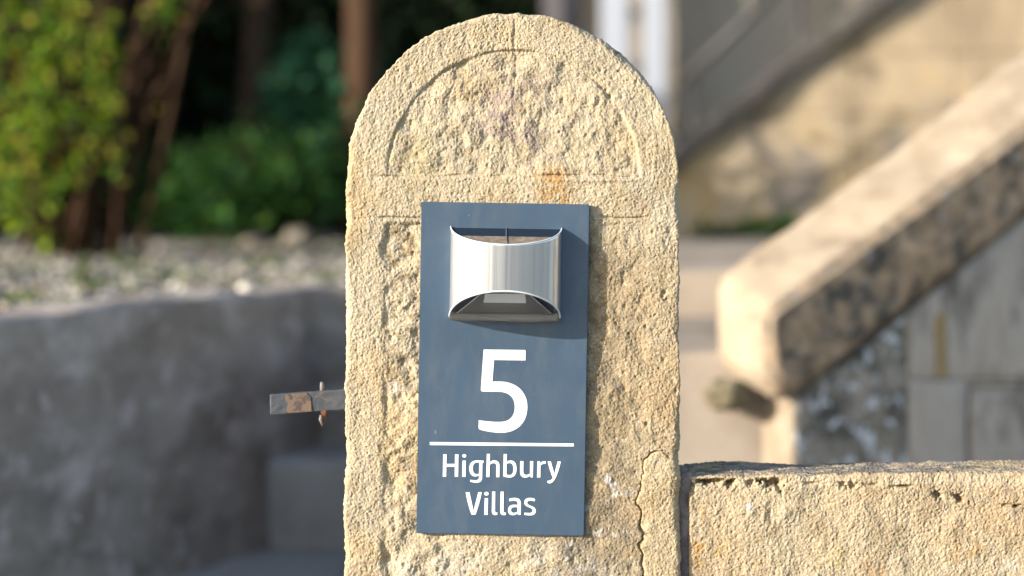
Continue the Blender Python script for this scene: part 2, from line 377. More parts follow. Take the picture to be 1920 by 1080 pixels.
def build_pier():
    t = np.linspace(0, 1, 320)
    th = np.pi / 2 * (1 - t)                            # top of the arch down to the springing
    y_arc = YC - RR * np.sin(th)
    y_vis = np.arange(YC + 1.1, 1104, 1.12)
    y_low = np.linspace(1108, HOR + CAMZ / S, 110)
    ys = np.concatenate([y_arc, y_vis, y_low])
    w_ = np.where(ys < YC, np.sqrt(np.maximum(RR ** 2 - (ys - YC) ** 2, 0)), RR + (ys - YC) / 744 * 3.6)
    w_ = np.maximum(w_, 0.02)
    NU = 580
    u = np.linspace(-1, 1, NU)
    u = np.sign(u) * (1 - (1 - np.abs(u)) ** 1.12)       # a little denser at the arrises
    X = XC + w_[:, None] * u[None, :]; Y = np.repeat(ys[:, None], NU, 1)
    h, fl = pier_height(X, Y)
    rad = np.hypot(X - XC, Y - YC)
    e = np.where(Y < YC, RR - rad, w_[:, None] - np.abs(X - XC))
    rr = 11 + 5 * samp(n5, X + 77, Y) + 3 * samp(n4, X, Y + 50)
    rr = np.maximum(rr, 4)
    back = np.where(e < rr, rr - np.sqrt(np.maximum(rr ** 2 - (rr - np.clip(e, 0, None)) ** 2, 0)), 0)
    dep = -h * np.clip(0.35 + e / 8, 0, 1) + back
    # outline wobble
    out = 0.8 * samp(n4, X + 11, Y + 3) + 0.5 * samp(n3, X, Y) + 0.55 * samp(n2, X, Y)
    out = out * np.exp(-e / 12)
    k = np.maximum(rad, 1)
    dx = np.where(Y < YC, (X - XC) / k, np.sign(X - XC)) * out
    dy = np.where(Y < YC, (Y - YC) / k, 0) * out
    FX = X + dx; FY = Y + dy
    col = pier_tint(X, Y, fl)
    # side faces
    NS = 26
    DB = 0.26 / S
    def side(sign):
        j = -1 if sign > 0 else 0
        x0, y0, d0, c0 = FX[:, j], FY[:, j], dep[:, j], col[:, j]
        s = np.linspace(0, 1, NS + 1)[1:] ** 1.3
        dd = d0[:, None] + (DB - d0[:, None]) * s[None, :]
        xx = np.repeat(x0[:, None], NS, 1); yy = np.repeat(y0[:, None], NS, 1)
        o = 1.6 * samp(n4, dd + 20 * sign, yy * 1.0) + 0.8 * samp(n2, dd, yy)
        o = o * np.clip(s * 6, 0, 1)[None, :]
        nx = np.where(ys < YC, (X[:, j] - XC) / RR, sign)[:, None]; ny = np.where(ys < YC, (ys - YC) / RR, 0)[:, None]
        cc = np.repeat(c0[:, None, :], NS, 1) * (0.9 + 0.08 * samp(n4, dd, yy))[..., None]
        return xx + nx * o, yy + ny * o, dd, cc
    xl, yl, dl, cl = side(-1); xr, yr, dr, cr = side(1)
    AX = np.concatenate([xl[:, ::-1], FX, xr], 1); AY = np.concatenate([yl[:, ::-1], FY, yr], 1)
    AD = np.concatenate([dl[:, ::-1], dep, dr], 1); AC = np.concatenate([cl[:, ::-1], col, cr], 1)
    R_, C_ = AX.shape
    v = np.stack([(AX - 960) * S, D0 + AD * S, CAMZ - (AY - HOR) * S], -1).reshape(-1, 3)
    idx = np.arange(R_ * C_).reshape(R_, C_)
    f = np.stack([idx[:-1, :-1], idx[1:, :-1], idx[1:, 1:], idx[:-1, 1:]], -1).reshape(-1, 4)
    bk = np.stack([idx[:-1, -1], idx[1:, -1], idx[1:, 0], idx[:-1, 0]], -1)
    me = np_mesh('gate_pier', v, np.concatenate([f, bk]))
    color_attr(me, 'tint', AC.reshape(-1, 3))
    o = link('gate_pier', me, M_TINT, smooth=True)
    props(o, 'round topped sandstone gate pier with worn carved arch, carrying the blue sign', 'gate pier')
build_pier()

# ------------------------------------------------------------------ low garden wall to the right
gw = empty('garden_wall', (0.5, 2.27, 0))
props(gw, 'low sandstone garden wall with dark flat top joined to the round topped pier', 'wall')

def build_wall_stone():
    x0, x1 = 1297.0, 1290.0
    xs = np.concatenate([np.arange(1293, 1945, 1.15), np.linspace(1950, 2500, 90)])
    TOPD = 0.09 / S; YT = 892.0; r = 7.0
    # profile parameter: front bottom -> top edge -> back
    yf = np.concatenate([np.linspace(1290, 1112, 16), np.arange(1104, YT + r, -1.15)])
    na = 9
    pa = [(YT + r - r * math.sin(a), r - r * math.cos(a)) for a in np.linspace(0, math.pi / 2, na)[1:]]
    pt = np.concatenate([np.linspace(r + 1.5, 60, 30), np.linspace(64, TOPD, 70)])
    py = np.concatenate([yf, [p[0] for p in pa], np.full(len(pt), YT)])
    pd = np.concatenate([np.zeros(len(yf)), [p[1] for p in pa], pt])
    ny = np.concatenate([np.zeros(len(yf)), [-math.sin(a) for a in np.linspace(0, math.pi / 2, na)[1:]], np.full(len(pt), -1.0)])
    nd = np.concatenate([np.full(len(yf), -1.0), [-math.cos(a) for a in np.linspace(0, math.pi / 2, na)[1:]], np.zeros(len(pt))])
    s = np.concatenate([[0], np.cumsum(np.hypot(np.diff(py), np.diff(pd)))])
    X, SS = np.meshgrid(xs, s[0] + s)
    Y = py[:, None] + 0 * X; Dp = pd[:, None] + 0 * X
    V = -SS + s[len(yf)] + 889       # unwrapped row
    A, B = X + 137, V + 411
    h = 1.2 * samp(n5, A, B) + 0.7 * samp(n4, A, B) + 0.42 * samp(n3, A, B) + 1.1 * grainy(A, B) + 0.2 * samp(nv, A, B)
    lump = samp(n3, A * .8 + 50, B * .8)
    h += 0.3 * lump
    top = sstep(3, 20, Dp)
    h += top * (0.9 * samp(n4, A * .5, B * 2.2) + 0.5 * samp(n3, A * .6, B * 2.0))
    # ledge of bedding holes just below the top arris
    lx = [1300, 1330, 1360, 1400, 1450, 1510, 1580, 1640, 1700, 1745, 1790, 1850, 1920, 2500]
    ly = [905, 903, 902, 903, 905, 908, 908, 911, 915, 925, 936, 946, 950, 960]
    seam = np.interp(xs, lx, ly)[None, :]
    gate = np.clip(samp(n4, X * 1.0, X * 0 + 222) * 0.8 + samp(n3, X, X * 0 + 18) * .6 - 0.15, 0, 1.4)
    front = sstep(6, 2, Dp)
    h -= 5.0 * gate * front * np.exp(-((Y - seam - 1.5 * samp(n3, X, X * 0 + 90)) / 3.0) ** 2)
    for (cx, cy, rx, ry, dp) in [(1343, 904, 17, 5, 16), (1330, 907, 8, 4, 8), (1370, 910, 5, 4, 10), (1452, 906, 12, 8, 15), (1461, 914, 5, 7, 11), (1436, 901, 8, 5, 8), (1408, 904, 7, 4, 8), (1298, 918, 5, 6, 6),
                                 (1600, 912, 7, 3, 8), (1697, 913, 16, 3, 10), (1762, 930, 7, 4, 11), (1803, 938, 7, 5, 12), (1908, 951, 8, 3, 9), (1583, 909, 4, 3, 6)]:
        rag = np.clip(1 + 0.7 * samp(n3, X, Y + 40) + .4 * samp(n2, X, Y), .3, 3)
        h -= 1.6 * dp * front * np.clip(1.6 * np.exp(-(((X - cx) / rx) ** 2 + ((Y - cy) / ry) ** 2) * rag), 0, 1)
    h += front * 1.8 * gauss(X, Y, 1434, 965, 7, 22) - front * 1.5 * gauss(X, Y, 1446, 960, 4, 24)
    ex = X - 1293
    rnd = 6.0; edge = np.where(ex < rnd, rnd - np.sqrt(np.maximum(rnd ** 2 - (rnd - ex) ** 2, 0)), 0)
    h -= edge
    rise = np.interp(xs, [1297, 1500, 1700, 1780, 1860, 2500], [0, -1, -2, -5, -5, -6])[None, :] * sstep(20, 0, Y - YT)
    rise = rise + sstep(22, 0, Y - YT) * sstep(30, 4, Dp) * (1.6 * np.maximum(samp(n4, X + 5, X * 0 + 150) + .5 * samp(n3, X, X * 0 + 33), -.3))
    YY = Y + ny[:, None] * h + rise; DD = Dp + nd[:, None] * h
    # colour
    C = np.ones(X.shape + (3,)) * np.array([0.45, 0.37, 0.26])
    m = samp(n5, A + 40, B + 7); m2 = samp(n4, A + 70, B + 30); m3 = samp(n3, A + 2, B + 90)
    def blend(k, col):
        nonlocal C
        k = np.clip(k, 0, 1)[..., None]; C = C * (1 - k) + np.array(col) * k
    blend(.6 * sstep(0, 1.6, m), (0.42, 0.31, 0.19)); blend(.65 * sstep(0.2, 1.7, -m), (0.43, 0.375, 0.28))
    blend(.4 * sstep(.6, 2, m2), (0.52, 0.43, 0.29)); blend(.55 * sstep(.5, 1.8, -m2 + .3 * m3), (0.30, 0.24, 0.155)); blend(.45 * sstep(0.9, 1.9, samp(n2, A + 333, B)), (0.22, 0.155, 0.09))
    st = sstep(-.6, 1, m3 + .3 * m2)
    for (cx, cy, rx, ry, k, col) in [(1312, 1010, 12, 55, .8, (.45, .26, .09)), (1316, 995, 8, 14, .8, (.47, .23, .07)), (1345, 1040, 30, 30, .4, (.42, .30, .13)), (1375, 1075, 20, 25, .6, (.40, .25, .12)),
                                     (1425, 1045, 8, 40, .6, (.42, .27, .10)), (1572, 1048, 14, 16, .75, (.34, .27, .06)), (1820, 1030, 45, 60, .6, (.40, .26, .11)), (1640, 1065, 30, 20, .5, (.42, .25, .12)),
                                     (1860, 960, 50, 35, .55, (.40, .37, .32)), (1890, 1070, 40, 20, .6, (.5, .48, .45)), (1710, 1070, 30, 25, .5, (.26, .21, .15)), (1509, 925, 22, 14, .55, (.30, .28, .20)), (1895, 920, 30, 18, .4, (.38, .30, .24))]:
        blend(k * gauss(X, Y, cx, cy, rx, ry) * st * front, col)
    blend(.8 * front * gauss(X, Y, 1407, 952, 5, 8) * sstep(-.6, .4, m3 + .3), (.62, .6, .62))
    blend(.5 * front * np.exp(-((Y - 905) / 7) ** 2), (0.54, 0.46, 0.34))
    tl = top * sstep(-1.4, 0.3, samp(n4, A + 9, B * 3) + .4 * m3)
    blend(.8 * tl, (0.14, 0.13, 0.13))
    blend(.7 * top * sstep(.3, 1.3, samp(n4, A * .8 + 99, B * 4)), (0.33, 0.31, 0.29))
    blend(.85 * top * sstep(1780, 1840, X + 20 * m2) * sstep(-.5, .8, samp(n4, A + 9, B * 3)), (0.42, 0.34, 0.22))
    R_, C_ = X.shape
    WD = D0 + 0.006
    v = np.stack([(X - 960) * S, WD + DD * S, CAMZ - (YY - HOR) * S], -1).reshape(-1, 3)
    idx = np.arange(R_ * C_).reshape(R_, C_)
    f = np.stack([idx[:-1, :-1], idx[:-1, 1:], idx[1:, 1:], idx[1:, :-1]], -1).reshape(-1, 4)
    # back, ends and underside
    vb = v.reshape(R_, C_, 3)
    me = np_mesh('stone', v, f)
    color_attr(me, 'tint', C.reshape(-1, 3))
    o = link('stone', me, M_TINT, gw, smooth=True)
    return WD
WD = build_wall_stone()
M_WALLST = stone_mat('garden_wall_stone', (0.33, 0.26, 0.15), (0.44, 0.36, 0.22), (0.50, 0.42, 0.28), 14, (0.36, 0.24, 0.10), 9, .56, .7, grain=420)
xw = lambda p: (p - 960) * S
zw = lambda p: CAMZ - (p - HOR) * S
# the rear half of the top course and the courses below (mostly out of the picture)
for (a, b, zt, zb, yb0, yb1) in [(1297, 2500, 905, 1290, .03, .088), (1297, 1800, 1297, 1800, 0, .09), (1807, 2500, 1297, 1800, 0, .09), (1297, 1640, 1807, 2510, 0, .09), (1647, 2500, 1807, 2510, 0, .09),
                                 (2508, 3300, 885, 1290, 0, .09), (2508, 3000, 1297, 1800, 0, .09), (3007, 3300, 1297, 1800, 0, .09), (2508, 3300, 1807, 2510, 0, .09)]:
    bm = box_bm(xw(a) + .001, xw(b), WD + yb0, WD + yb1, max(zw(zb), 0.0), zw(zt))
    roughen(bm, .006, 2, .06, .002, 30, a * .01 + zt)
    bm_obj('stone', bm, M_WALLST, gw, True)
bm = box_bm(xw(1296), xw(3295), WD + .018, WD + .080, 0.001, zw(915))
bm_obj('mortar', bm, M_MORTAR, gw)
bm = box_bm(xw(1271), xw(1299), WD + .004, WD + .085, 0.001, zw(891))
roughen(bm, .002, 1, .012, .003, 70, 3)
bm_obj('mortar', bm, M_MORTAR, gw, True)

# ------------------------------------------------------------------ the house sign
def bez(path):
    """'M x y L x y C x y x y x y' -> list of points"""
    t = path.split(); i = 0; pts = []; cur = None
    while i < len(t):
        k = t[i]
        if k in 'ML':
            cur = (float(t[i + 1]), float(t[i + 2])); pts.append(cur); i += 3
        elif k == 'C':
            p1, p2, p3 = [(float(t[i + 1 + 2 * j]), float(t[i + 2 + 2 * j])) for j in range(3)]
            for s in np.linspace(0, 1, 13)[1:]:
                q = 1 - s
                pts.append((q**3 * cur[0] + 3*q*q*s*p1[0] + 3*q*s*s*p2[0] + s**3*p3[0], q**3 * cur[1] + 3*q*q*s*p1[1] + 3*q*s*s*p2[1] + s**3*p3[1]))
            cur = p3; i += 7
        else: raise ValueError(k)
    return pts

def ell(cx, cy, rx, ry):
    return [(cx + rx * math.cos(a), cy + ry * math.sin(a)) for a in np.linspace(0, 2 * math.pi, 29)[:-1]]

GLYPHS = []     # (name, zoom offset, scale, list of outlines)
A_ = (820, 840, 15.43); B_ = (940, 840, 15.43); C_ = (860, 915, 12.0); D_ = (880, 640, 6.0)
GLYPHS.append(('letter', A_, ["M 163 163 L 277 163 L 272 440 L 500 440 L 505 163 L 620 163 L 608 828 L 495 828 L 498 538 L 268 538 L 263 825 L 150 825"]))
GLYPHS.append(('letter', A_, ["M 722 345 L 832 345 L 825 830 L 713 830", ell(780, 215, 66, 58)]))
GLYPHS.append(('letter', A_, ["M 1335 345 C 1350 360 1352 390 1345 415 L 1312 430 L 1305 850 C 1303 950 1240 1000 1130 1000 C 1060 1000 1000 985 950 970 L 940 895 C 1000 910 1050 915 1100 915 C 1160 915 1195 890 1197 830 L 1197 790 C 1160 810 1130 822 1090 820 C 970 815 915 700 915 580 C 915 430 1000 340 1150 338",
                              "M 1205 415 L 1200 720 C 1170 735 1140 740 1115 735 C 1060 725 1035 650 1035 570 C 1035 480 1075 415 1150 412"]))
GLYPHS.append(('letter', A_, ["M 1425 150 L 1532 150 L 1525 380 C 1570 345 1610 338 1655 338 C 1760 338 1808 410 1808 520 L 1803 840 L 1695 840 L 1700 520 C 1700 460 1680 435 1630 435 C 1590 435 1555 450 1522 480 L 1517 835 L 1408 835"]))
GLYPHS.append(('letter', B_, ["M 60 155 L 168 155 L 165 370 C 200 348 230 340 275 340 C 400 345 450 450 450 590 C 450 760 370 850 240 850 C 170 850 110 835 50 815",
                              "M 160 450 L 158 745 C 185 760 220 765 250 762 C 315 755 340 690 340 590 C 340 490 310 432 250 432 C 215 432 185 440 160 450"]))
GLYPHS.append(('letter', B_, ["M 540 360 L 650 360 L 645 660 C 645 720 670 758 715 758 C 755 758 790 745 822 725 L 825 360 L 932 360 L 920 845 L 838 845 L 828 800 C 785 835 740 852 690 852 C 585 850 535 785 535 680"]))
GLYPHS.append(('letter', B_, ["M 1040 362 L 1118 362 L 1128 405 C 1170 370 1220 358 1300 362 L 1288 450 C 1220 450 1175 465 1143 495 L 1137 848 L 1025 848"]))
GLYPHS.append(('letter', B_, ["M 1330 368 L 1438 368 L 1535 720 L 1625 370 L 1732 372 C 1700 540 1640 720 1590 830 C 1530 960 1470 1015 1395 1020 C 1360 1020 1330 1000 1318 970 L 1330 930 C 1400 930 1455 905 1480 850 C 1420 700 1370 540 1330 368"]))
GLYPHS.append(('letter', C_, ["M 150 80 L 250 80 L 335 495 L 438 80 L 528 80 C 490 280 440 440 385 598 L 285 598 C 230 450 180 270 150 80"]))
GLYPHS.append(('letter', C_, ["M 580 215 L 668 215 L 660 602 L 570 602", ell(625, 120, 57, 48)]))
GLYPHS.append(('letter', C_, ["M 748 65 L 830 65 L 825 500 C 825 525 835 538 855 538 L 882 540 L 875 598 C 855 606 835 608 820 607 C 765 605 740 570 740 515"]))
GLYPHS.append(('letter', C_, ["M 938 67 L 1020 67 L 1015 502 C 1015 527 1025 540 1045 540 L 1072 542 L 1065 600 C 1045 608 1025 610 1010 609 C 955 607 930 572 930 517"]))
GLYPHS.append(('letter', C_, ["M 1130 230 C 1175 215 1220 208 1262 208 C 1360 208 1408 255 1408 345 L 1402 602 L 1330 602 L 1320 568 C 1290 598 1260 610 1220 610 C 1140 608 1105 560 1105 490 C 1105 405 1165 362 1250 362 L 1322 365 L 1322 345 C 1322 305 1300 285 1255 285 C 1215 285 1175 290 1135 298",
                              "M 1320 430 L 1318 520 C 1290 540 1270 545 1245 545 C 1205 545 1185 525 1185 487 C 1185 450 1210 430 1250 428"]))
GLYPHS.append(('letter', C_, ["M 1725 235 L 1718 298 C 1680 288 1645 284 1610 284 C 1570 284 1550 295 1550 322 C 1550 355 1590 372 1640 392 C 1710 420 1742 450 1742 510 C 1742 580 1690 615 1600 615 C 1550 615 1510 608 1472 600 L 1475 540 C 1520 545 1550 548 1590 548 C 1635 548 1660 530 1660 500 C 1660 465 1625 452 1575 430 C 1505 402 1470 375 1470 320 C 1470 250 1520 208 1600 208 C 1645 208 1690 218 1725 235"]))
GLYPHS.append(('digit', D_, ["M 160 85 L 620 90 C 632 91 636 98 635 110 L 633 210 L 280 205 L 262 445 L 350 445 C 540 450 655 570 655 730 C 655 910 540 1025 360 1025 C 280 1025 190 1010 120 990 C 108 985 102 975 102 960 L 105 880 C 190 893 270 900 340 900 C 450 900 510 840 510 730 C 510 620 440 565 330 563 L 150 560 C 135 558 128 550 128 535"]))
GLYPHS.append(('rule', (0, 0, 1.0), ["M 806 828 L 1076 830.6 L 1076 836.2 L 806 833.6"]))

SX, SY = 943.0, 691.0          # sign centre
ROT = math.radians(0.92)       # the sign hangs a little clockwise
SIGN_D = D0 - 0.0056           # front face of the plate
sign = empty('house_sign', (xw(SX), SIGN_D, zw(SY)))
sign.rotation_euler = (math.radians(0.6), ROT, 0)
bpy.context.view_layer.update()
props(sign, 'slate blue rectangular house sign with white 5, white lettering and a solar lamp', 'sign')
kS = SIGN_D / F                # metres per pixel at the sign
def loc(x, y):
    """picture pixel -> sign's own axes (x right, z up), turned upright"""
    dx, dy = (x - SX) * kS, -(y - SY) * kS
    c, s = math.cos(ROT), math.sin(ROT)
    return (dx * c - dy * s, dx * s + dy * c)

def sign_child(name, me, mat, parent=sign, smooth=False):
    o = bpy.data.objects.new(name, me); COL.objects.link(o)
    for m in (mat if isinstance(mat, (list, tuple)) else [mat]): me.materials.append(m)
    if smooth: me.polygons.foreach_set('use_smooth', np.ones(len(me.polygons), bool))
    o.parent = parent
    return o

def flat_shape(name, outlines, d0, thick, mat, parent=sign):
    """closed outlines (sign axes) filled with holes, front at -d0, thick towards the wall"""
    cu = bpy.data.curves.new(name, 'CURVE'); cu.dimensions = '2D'; cu.fill_mode = 'BOTH'
    cu.extrude = thick / 2
    for pts in outlines:
        sp = cu.splines.new('POLY'); sp.points.add(len(pts) - 1); sp.use_cyclic_u = True
        for p, (x, z) in zip(sp.points, pts): p.co = (x, z, 0, 1)
    tmp = bpy.data.objects.new(name, cu); COL.objects.link(tmp)
    dg = bpy.context.evaluated_depsgraph_get()
    me = bpy.data.meshes.new_from_object(tmp.evaluated_get(dg))
    bpy.data.objects.remove(tmp); bpy.data.curves.remove(cu)
    me.materials.clear()
    me.transform(Matrix.Translation((0, -d0 + thick / 2, 0)) @ Matrix.Rotation(math.pi / 2, 4, 'X'))
    return sign_child(name, me, mat, parent)

def slate_mat():
    m, n, l, b = new_mat('slate_blue_plate')
    tc = n.new('ShaderNodeTexCoord'); co = tc.outputs['Object']
    c = ramp(n, l, nnoise(n, l, co, 14, 4, .6), [(.3, (0.045, 0.077, 0.124)), (.7, (0.053, 0.089, 0.141))])
    mp = n.new('ShaderNodeMapping'); mp.inputs['Scale'].default_value = (1, 1, .35); mp.inputs['Rotation'].default_value = (0, .2, 0); l.new(co, mp.inputs[0])
    d = ramp(n, l, nnoise(n, l, mp.outputs[0], 330, 2, .5), [(.735, (0, 0, 0)), (.78, (1, 1, 1))])
    c = mix(n, l, d, c, (0.22, 0.27, 0.32))
    dust = ramp(n, l, nnoise(n, l, mp.outputs[0], 45, 6, .7, .5), [(.45, (0, 0, 0)), (.8, (.22, .22, .22))])
    c = mix(n, l, dust, c, (0.20, 0.20, 0.19))
    l.new(c, b.inputs['Base Color'])
    r = ramp(n, l, nnoise(n, l, co, 30, 5, .7), [(.3, (.30,) * 3), (.7, (.42,) * 3)])
    l.new(r, b.inputs['Roughness']); b.inputs['Specular IOR Level'].default_value = 0.45
    return m
M_SLATE = slate_mat()
M_PRINT = plain('white_vinyl', (0.80, 0.82, 0.84), 0.4)

hw, hh, rc = 157.6 * kS, 311.3 * kS, 3.5 * kS
bm = bmesh.new()
pts = []
for (cx, cz, a0) in ((hw - rc, hh - rc, 0), (-hw + rc, hh - rc, 90), (-hw + rc, -hh + rc, 180), (hw - rc, -hh + rc, 270)):
    for k in range(6):
        a = math.radians(a0 + 18 * k); pts.append(Vector((cx + rc * math.cos(a), 0, cz + rc * math.sin(a))))
bm = prism_bm(pts, Vector((0, 0.004, 0)))
fr = [e for e in bm.edges if all(v.co.y < .001 for v in e.verts)]
bmesh.ops.bevel(bm, geom=fr, offset=.0006, segments=2, affect='EDGES')
me = bpy.data.meshes.new('plate'); bm.to_mesh(me); bm.free()
sign_child('plate', me, M_SLATE)
for sx_, sz_ in ((0, .11), (0, -.11)):        # fixings that stand the plate off the stone
    bm = bmesh.new(); tube_bm(bm, [(sx_, .0038, sz_), (sx_, .014, sz_)], .009, 12)
    me = bpy.data.meshes.new('spacer'); bm.to_mesh(me); bm.free(); sign_child('spacer', me, M_IRON)
def inset(pts, d):
    """move a closed outline inwards by d (outwards when d < 0)"""
    n = len(pts); out = []
    area = sum(pts[i][0] * pts[(i + 1) % n][1] - pts[(i + 1) % n][0] * pts[i][1] for i in range(n))
    sg = 1 if area > 0 else -1
    for i in range(n):
        (ax, ay), (bx, by), (cx, cy) = pts[i - 1], pts[i], pts[(i + 1) % n]
        l1 = math.hypot(bx - ax, by - ay) or 1e-9; l2 = math.hypot(cx - bx, cy - by) or 1e-9
        n1x, n1y = -(by - ay) / l1, (bx - ax) / l1; n2x, n2y = -(cy - by) / l2, (cx - bx) / l2
        mx, my = n1x + n2x, n1y + n2y; k = max(mx * n1x + my * n1y, .35)
        out.append((bx + sg * d * mx / k, by + sg * d * my / k))
    return out
def dedupe(p):
    q = [p[0]]
    for a in p[1:]:
        if math.hypot(a[0] - q[-1][0], a[1] - q[-1][1]) > .3: q.append(a)
    if math.hypot(q[0][0] - q[-1][0], q[0][1] - q[-1][1]) < .3: q.pop()
    return q
THIN = {'letter': .50, 'digit': .25, 'rule': .0}
for nm, (ox, oy, sc), outs in GLYPHS:
    ol = []
    for o_ in outs:
        p = dedupe(bez(o_) if isinstance(o_, str) else o_)
        hole = len(ol) > 0 and isinstance(o_, str)
        p = inset(p, (-1 if hole else 1) * THIN[nm] * sc)
        ol.append([loc(ox + x / sc, oy + y / sc) for x, y in p])
    flat_shape(nm, ol, .0003, .00029, M_PRINT)

# ---- solar lamp on the sign
def steel_mat():
    m, n, l, b = new_mat('polished_steel')
    tc = n.new('ShaderNodeTexCoord')
    mp = n.new('ShaderNodeMapping'); mp.inputs['Scale'].default_value = (1, 1, .004); l.new(tc.outputs['Object'], mp.inputs[0])
    g = nnoise(n, l, mp.outputs[0], 190, 5, .7)
    c = ramp(n, l, g, [(.30, (.50, .54, .62)), (.45, (.84, .85, .88)), (.7, (.96, .95, .93))])
    bp = n.new('ShaderNodeBump'); bp.inputs['Strength'].default_value = .25; bp.inputs['Distance'].default_value = .0015
    l.new(nnoise(n, l, mp.outputs[0], 110, 3, .6), bp.inputs['Height'])
    outs = []
    for r, nn in ((.10, b), (.46, n.new('ShaderNodeBsdfPrincipled'))):
        nn.inputs['Metallic'].default_value = 1.0; nn.inputs['Roughness'].default_value = r
        l.new(c, nn.inputs['Base Color']); l.new(bp.outputs[0], nn.inputs['Normal']); outs.append(nn.outputs[0])
    ms = n.new('ShaderNodeMixShader'); ms.inputs[0].default_value = .45
    l.new(outs[0], ms.inputs[1]); l.new(outs[1], ms.inputs[2]); l.new(ms.outputs[0], n['Material Output'].inputs[0])
    return m
M_STEEL = steel_mat()
M_PANEL = plain('solar_glass', (0.012, 0.02, 0.035), 0.12, 0, 0.6)
M_TRAY = plain('lamp_tray', (0.15, 0.135, 0.125), 0.25)
M_LED = plain('lamp_diffuser', (0.62, 0.62, 0.64), 0.4)
M_CLEAR = bpy.data.materials.new('clear_plastic'); M_CLEAR.use_nodes = True
b_ = M_CLEAR.node_tree.nodes['Principled BSDF']; b_.inputs['Base Color'].default_value = (.9, .93, .95, 1)
b_.inputs['Roughness'].default_value = .015; b_.inputs['Transmission Weight'].default_value = 1.0; b_.inputs['IOR'].default_value = 1.2
M_EDGE = plain('frosted_edge', (0.62, 0.66, 0.70), 0.25)
M_SEAM = plain('panel_busbar', (0.22, 0.24, 0.27), 0.3)
M_DARKP = plain('dark_moulding', (0.03, 0.04, 0.058), 0.2)

lx0, lz_top = loc(950.5, 425); lz_bot = loc(945.5, 594)[1]; lx0 = (loc(950.5, 425)[0] + loc(945.5, 594)[0]) / 2
LW, LD = 104 * kS, 64 * kS
TC, BC = 30 * kS, 53 * kS
def lamp_pt(phi, zfrac, shrink=0.0):
    """point of the half-elliptic shade: phi 0..pi across, zfrac 0 bottom rim .. 1 top rim"""
    x = (LW - shrink) * math.cos(phi); d = (LD - shrink) * math.sin(phi)
    zt = lz_top - TC * math.sin(phi); zb = lz_bot + BC * math.sin(phi)
    return Vector((lx0 + x, -d - .0004, zb + (zt - zb) * zfrac))
NP = 64; PH = [math.pi * i / NP for i in range(NP + 1)]
def shade_bm():
    bm = bmesh.new()
    o = [[bm.verts.new(lamp_pt(p, z)) for p in PH] for z in (0, .03, .5, .97, 1)]
    i_ = [[bm.verts.new(lamp_pt(p, z, .0012)) for p in PH] for z in (0, 1)]
    for a, b in zip(o[:-1], o[1:]):
        for k in range(NP): bm.faces.new((a[k], a[k + 1], b[k + 1], b[k]))
    for k in range(NP):
        bm.faces.new((i_[0][k], i_[1][k], i_[1][k + 1], i_[0][k + 1]))
        bm.faces.new((o[0][k], i_[0][k], i_[0][k + 1], o[0][k + 1]))
        bm.faces.new((o[-1][k], o[-1][k + 1], i_[1][k + 1], i_[1][k]))
    bmesh.ops.recalc_face_normals(bm, faces=bm.faces)
    return bm
bm = shade_bm()
me = bpy.data.meshes.new('lamp_shade'); bm.to_mesh(me); bm.free()
shade = sign_child('solar_lamp', me, M_STEEL, sign, True)

def cap(name, zf, inset, drop, mat, phs=PH):
    """sloping half-ellipse plate closing the shade at the top or bottom"""
    bm = bmesh.new()
    ring = []
    for p in phs:
        q = lamp_pt(p, zf, inset); q.z += drop; ring.append(q)
    bm = prism_bm(ring, Vector((0, 0, .0012 if zf == 0 else -.0012)))
    me = bpy.data.meshes.new(name); bm.to_mesh(me); bm.free()
    return sign_child(name, me, mat, shade)
cap('solar_panel', 1, .0013, -.0012, M_PANEL)
M_PANELREFL = stone_mat('panel_reflection', (.10, .085, .075), (.20, .16, .13), (.30, .24, .19), 160, grain=900, bmp=0)  # sandy reflection near the panel's front edge, put in as brown colour
cap('panel_reflection', 1, .0016, -.0010, M_PANELREFL, [p_ for p_ in PH if math.radians(27) < p_ < math.radians(153)])
cap('lens_frame', 0, .0013, .0042, M_DARKP)
def clear_shell():
    bm = bmesh.new(); rings = []
    for sh_ in (.0004, .0014):
        top = [bm.verts.new(lamp_pt(p_, 0, sh_) + Vector((0, 0, -.0006 if sh_ < .001 else -.0006))) for p_ in PH]
        bot = []
        for p_ in PH:
            v_ = lamp_pt(p_, 0, sh_); v_.z = lz_bot - (.0022 if sh_ < .001 else .0012); bot.append(bm.verts.new(v_))
        rings.append((top, bot))
    (t0, b0), (t1, b1) = rings
    for k in range(NP):
        bm.faces.new((t0[k], t0[k + 1], b0[k + 1], b0[k])); bm.faces.new((t1[k], b1[k], b1[k + 1], t1[k + 1]))
        bm.faces.new((t0[k], t1[k], t1[k + 1], t0[k + 1]))
    bm.faces.new(b0); bm.faces.new(b1[::-1])
    for k in (0, NP): bm.faces.new((t0[k], b0[k], b1[k], t1[k]))
    bm.faces.new((b0[0], b0[NP], b1[NP], b1[0]))
    bmesh.ops.recalc_face_normals(bm, faces=bm.faces)
    me = bpy.data.meshes.new('lens'); bm.to_mesh(me); bm.free()
    return sign_child('lens', me, M_CLEAR, shade)
clear_shell()
def rim(name, zf, r, mat, grow=0.0):
    bm = bmesh.new()
    P = [lamp_pt(p, zf, -grow) for p in PH]
    tube_bm(bm, P, r, 8)
    me = bpy.data.meshes.new(name); bm.to_mesh(me); bm.free()
    return sign_child(name, me, mat, shade, True)
rim('top_rim', 1, .0006, M_EDGE)
rim('bottom_rim', 0, .0008, M_EDGE)
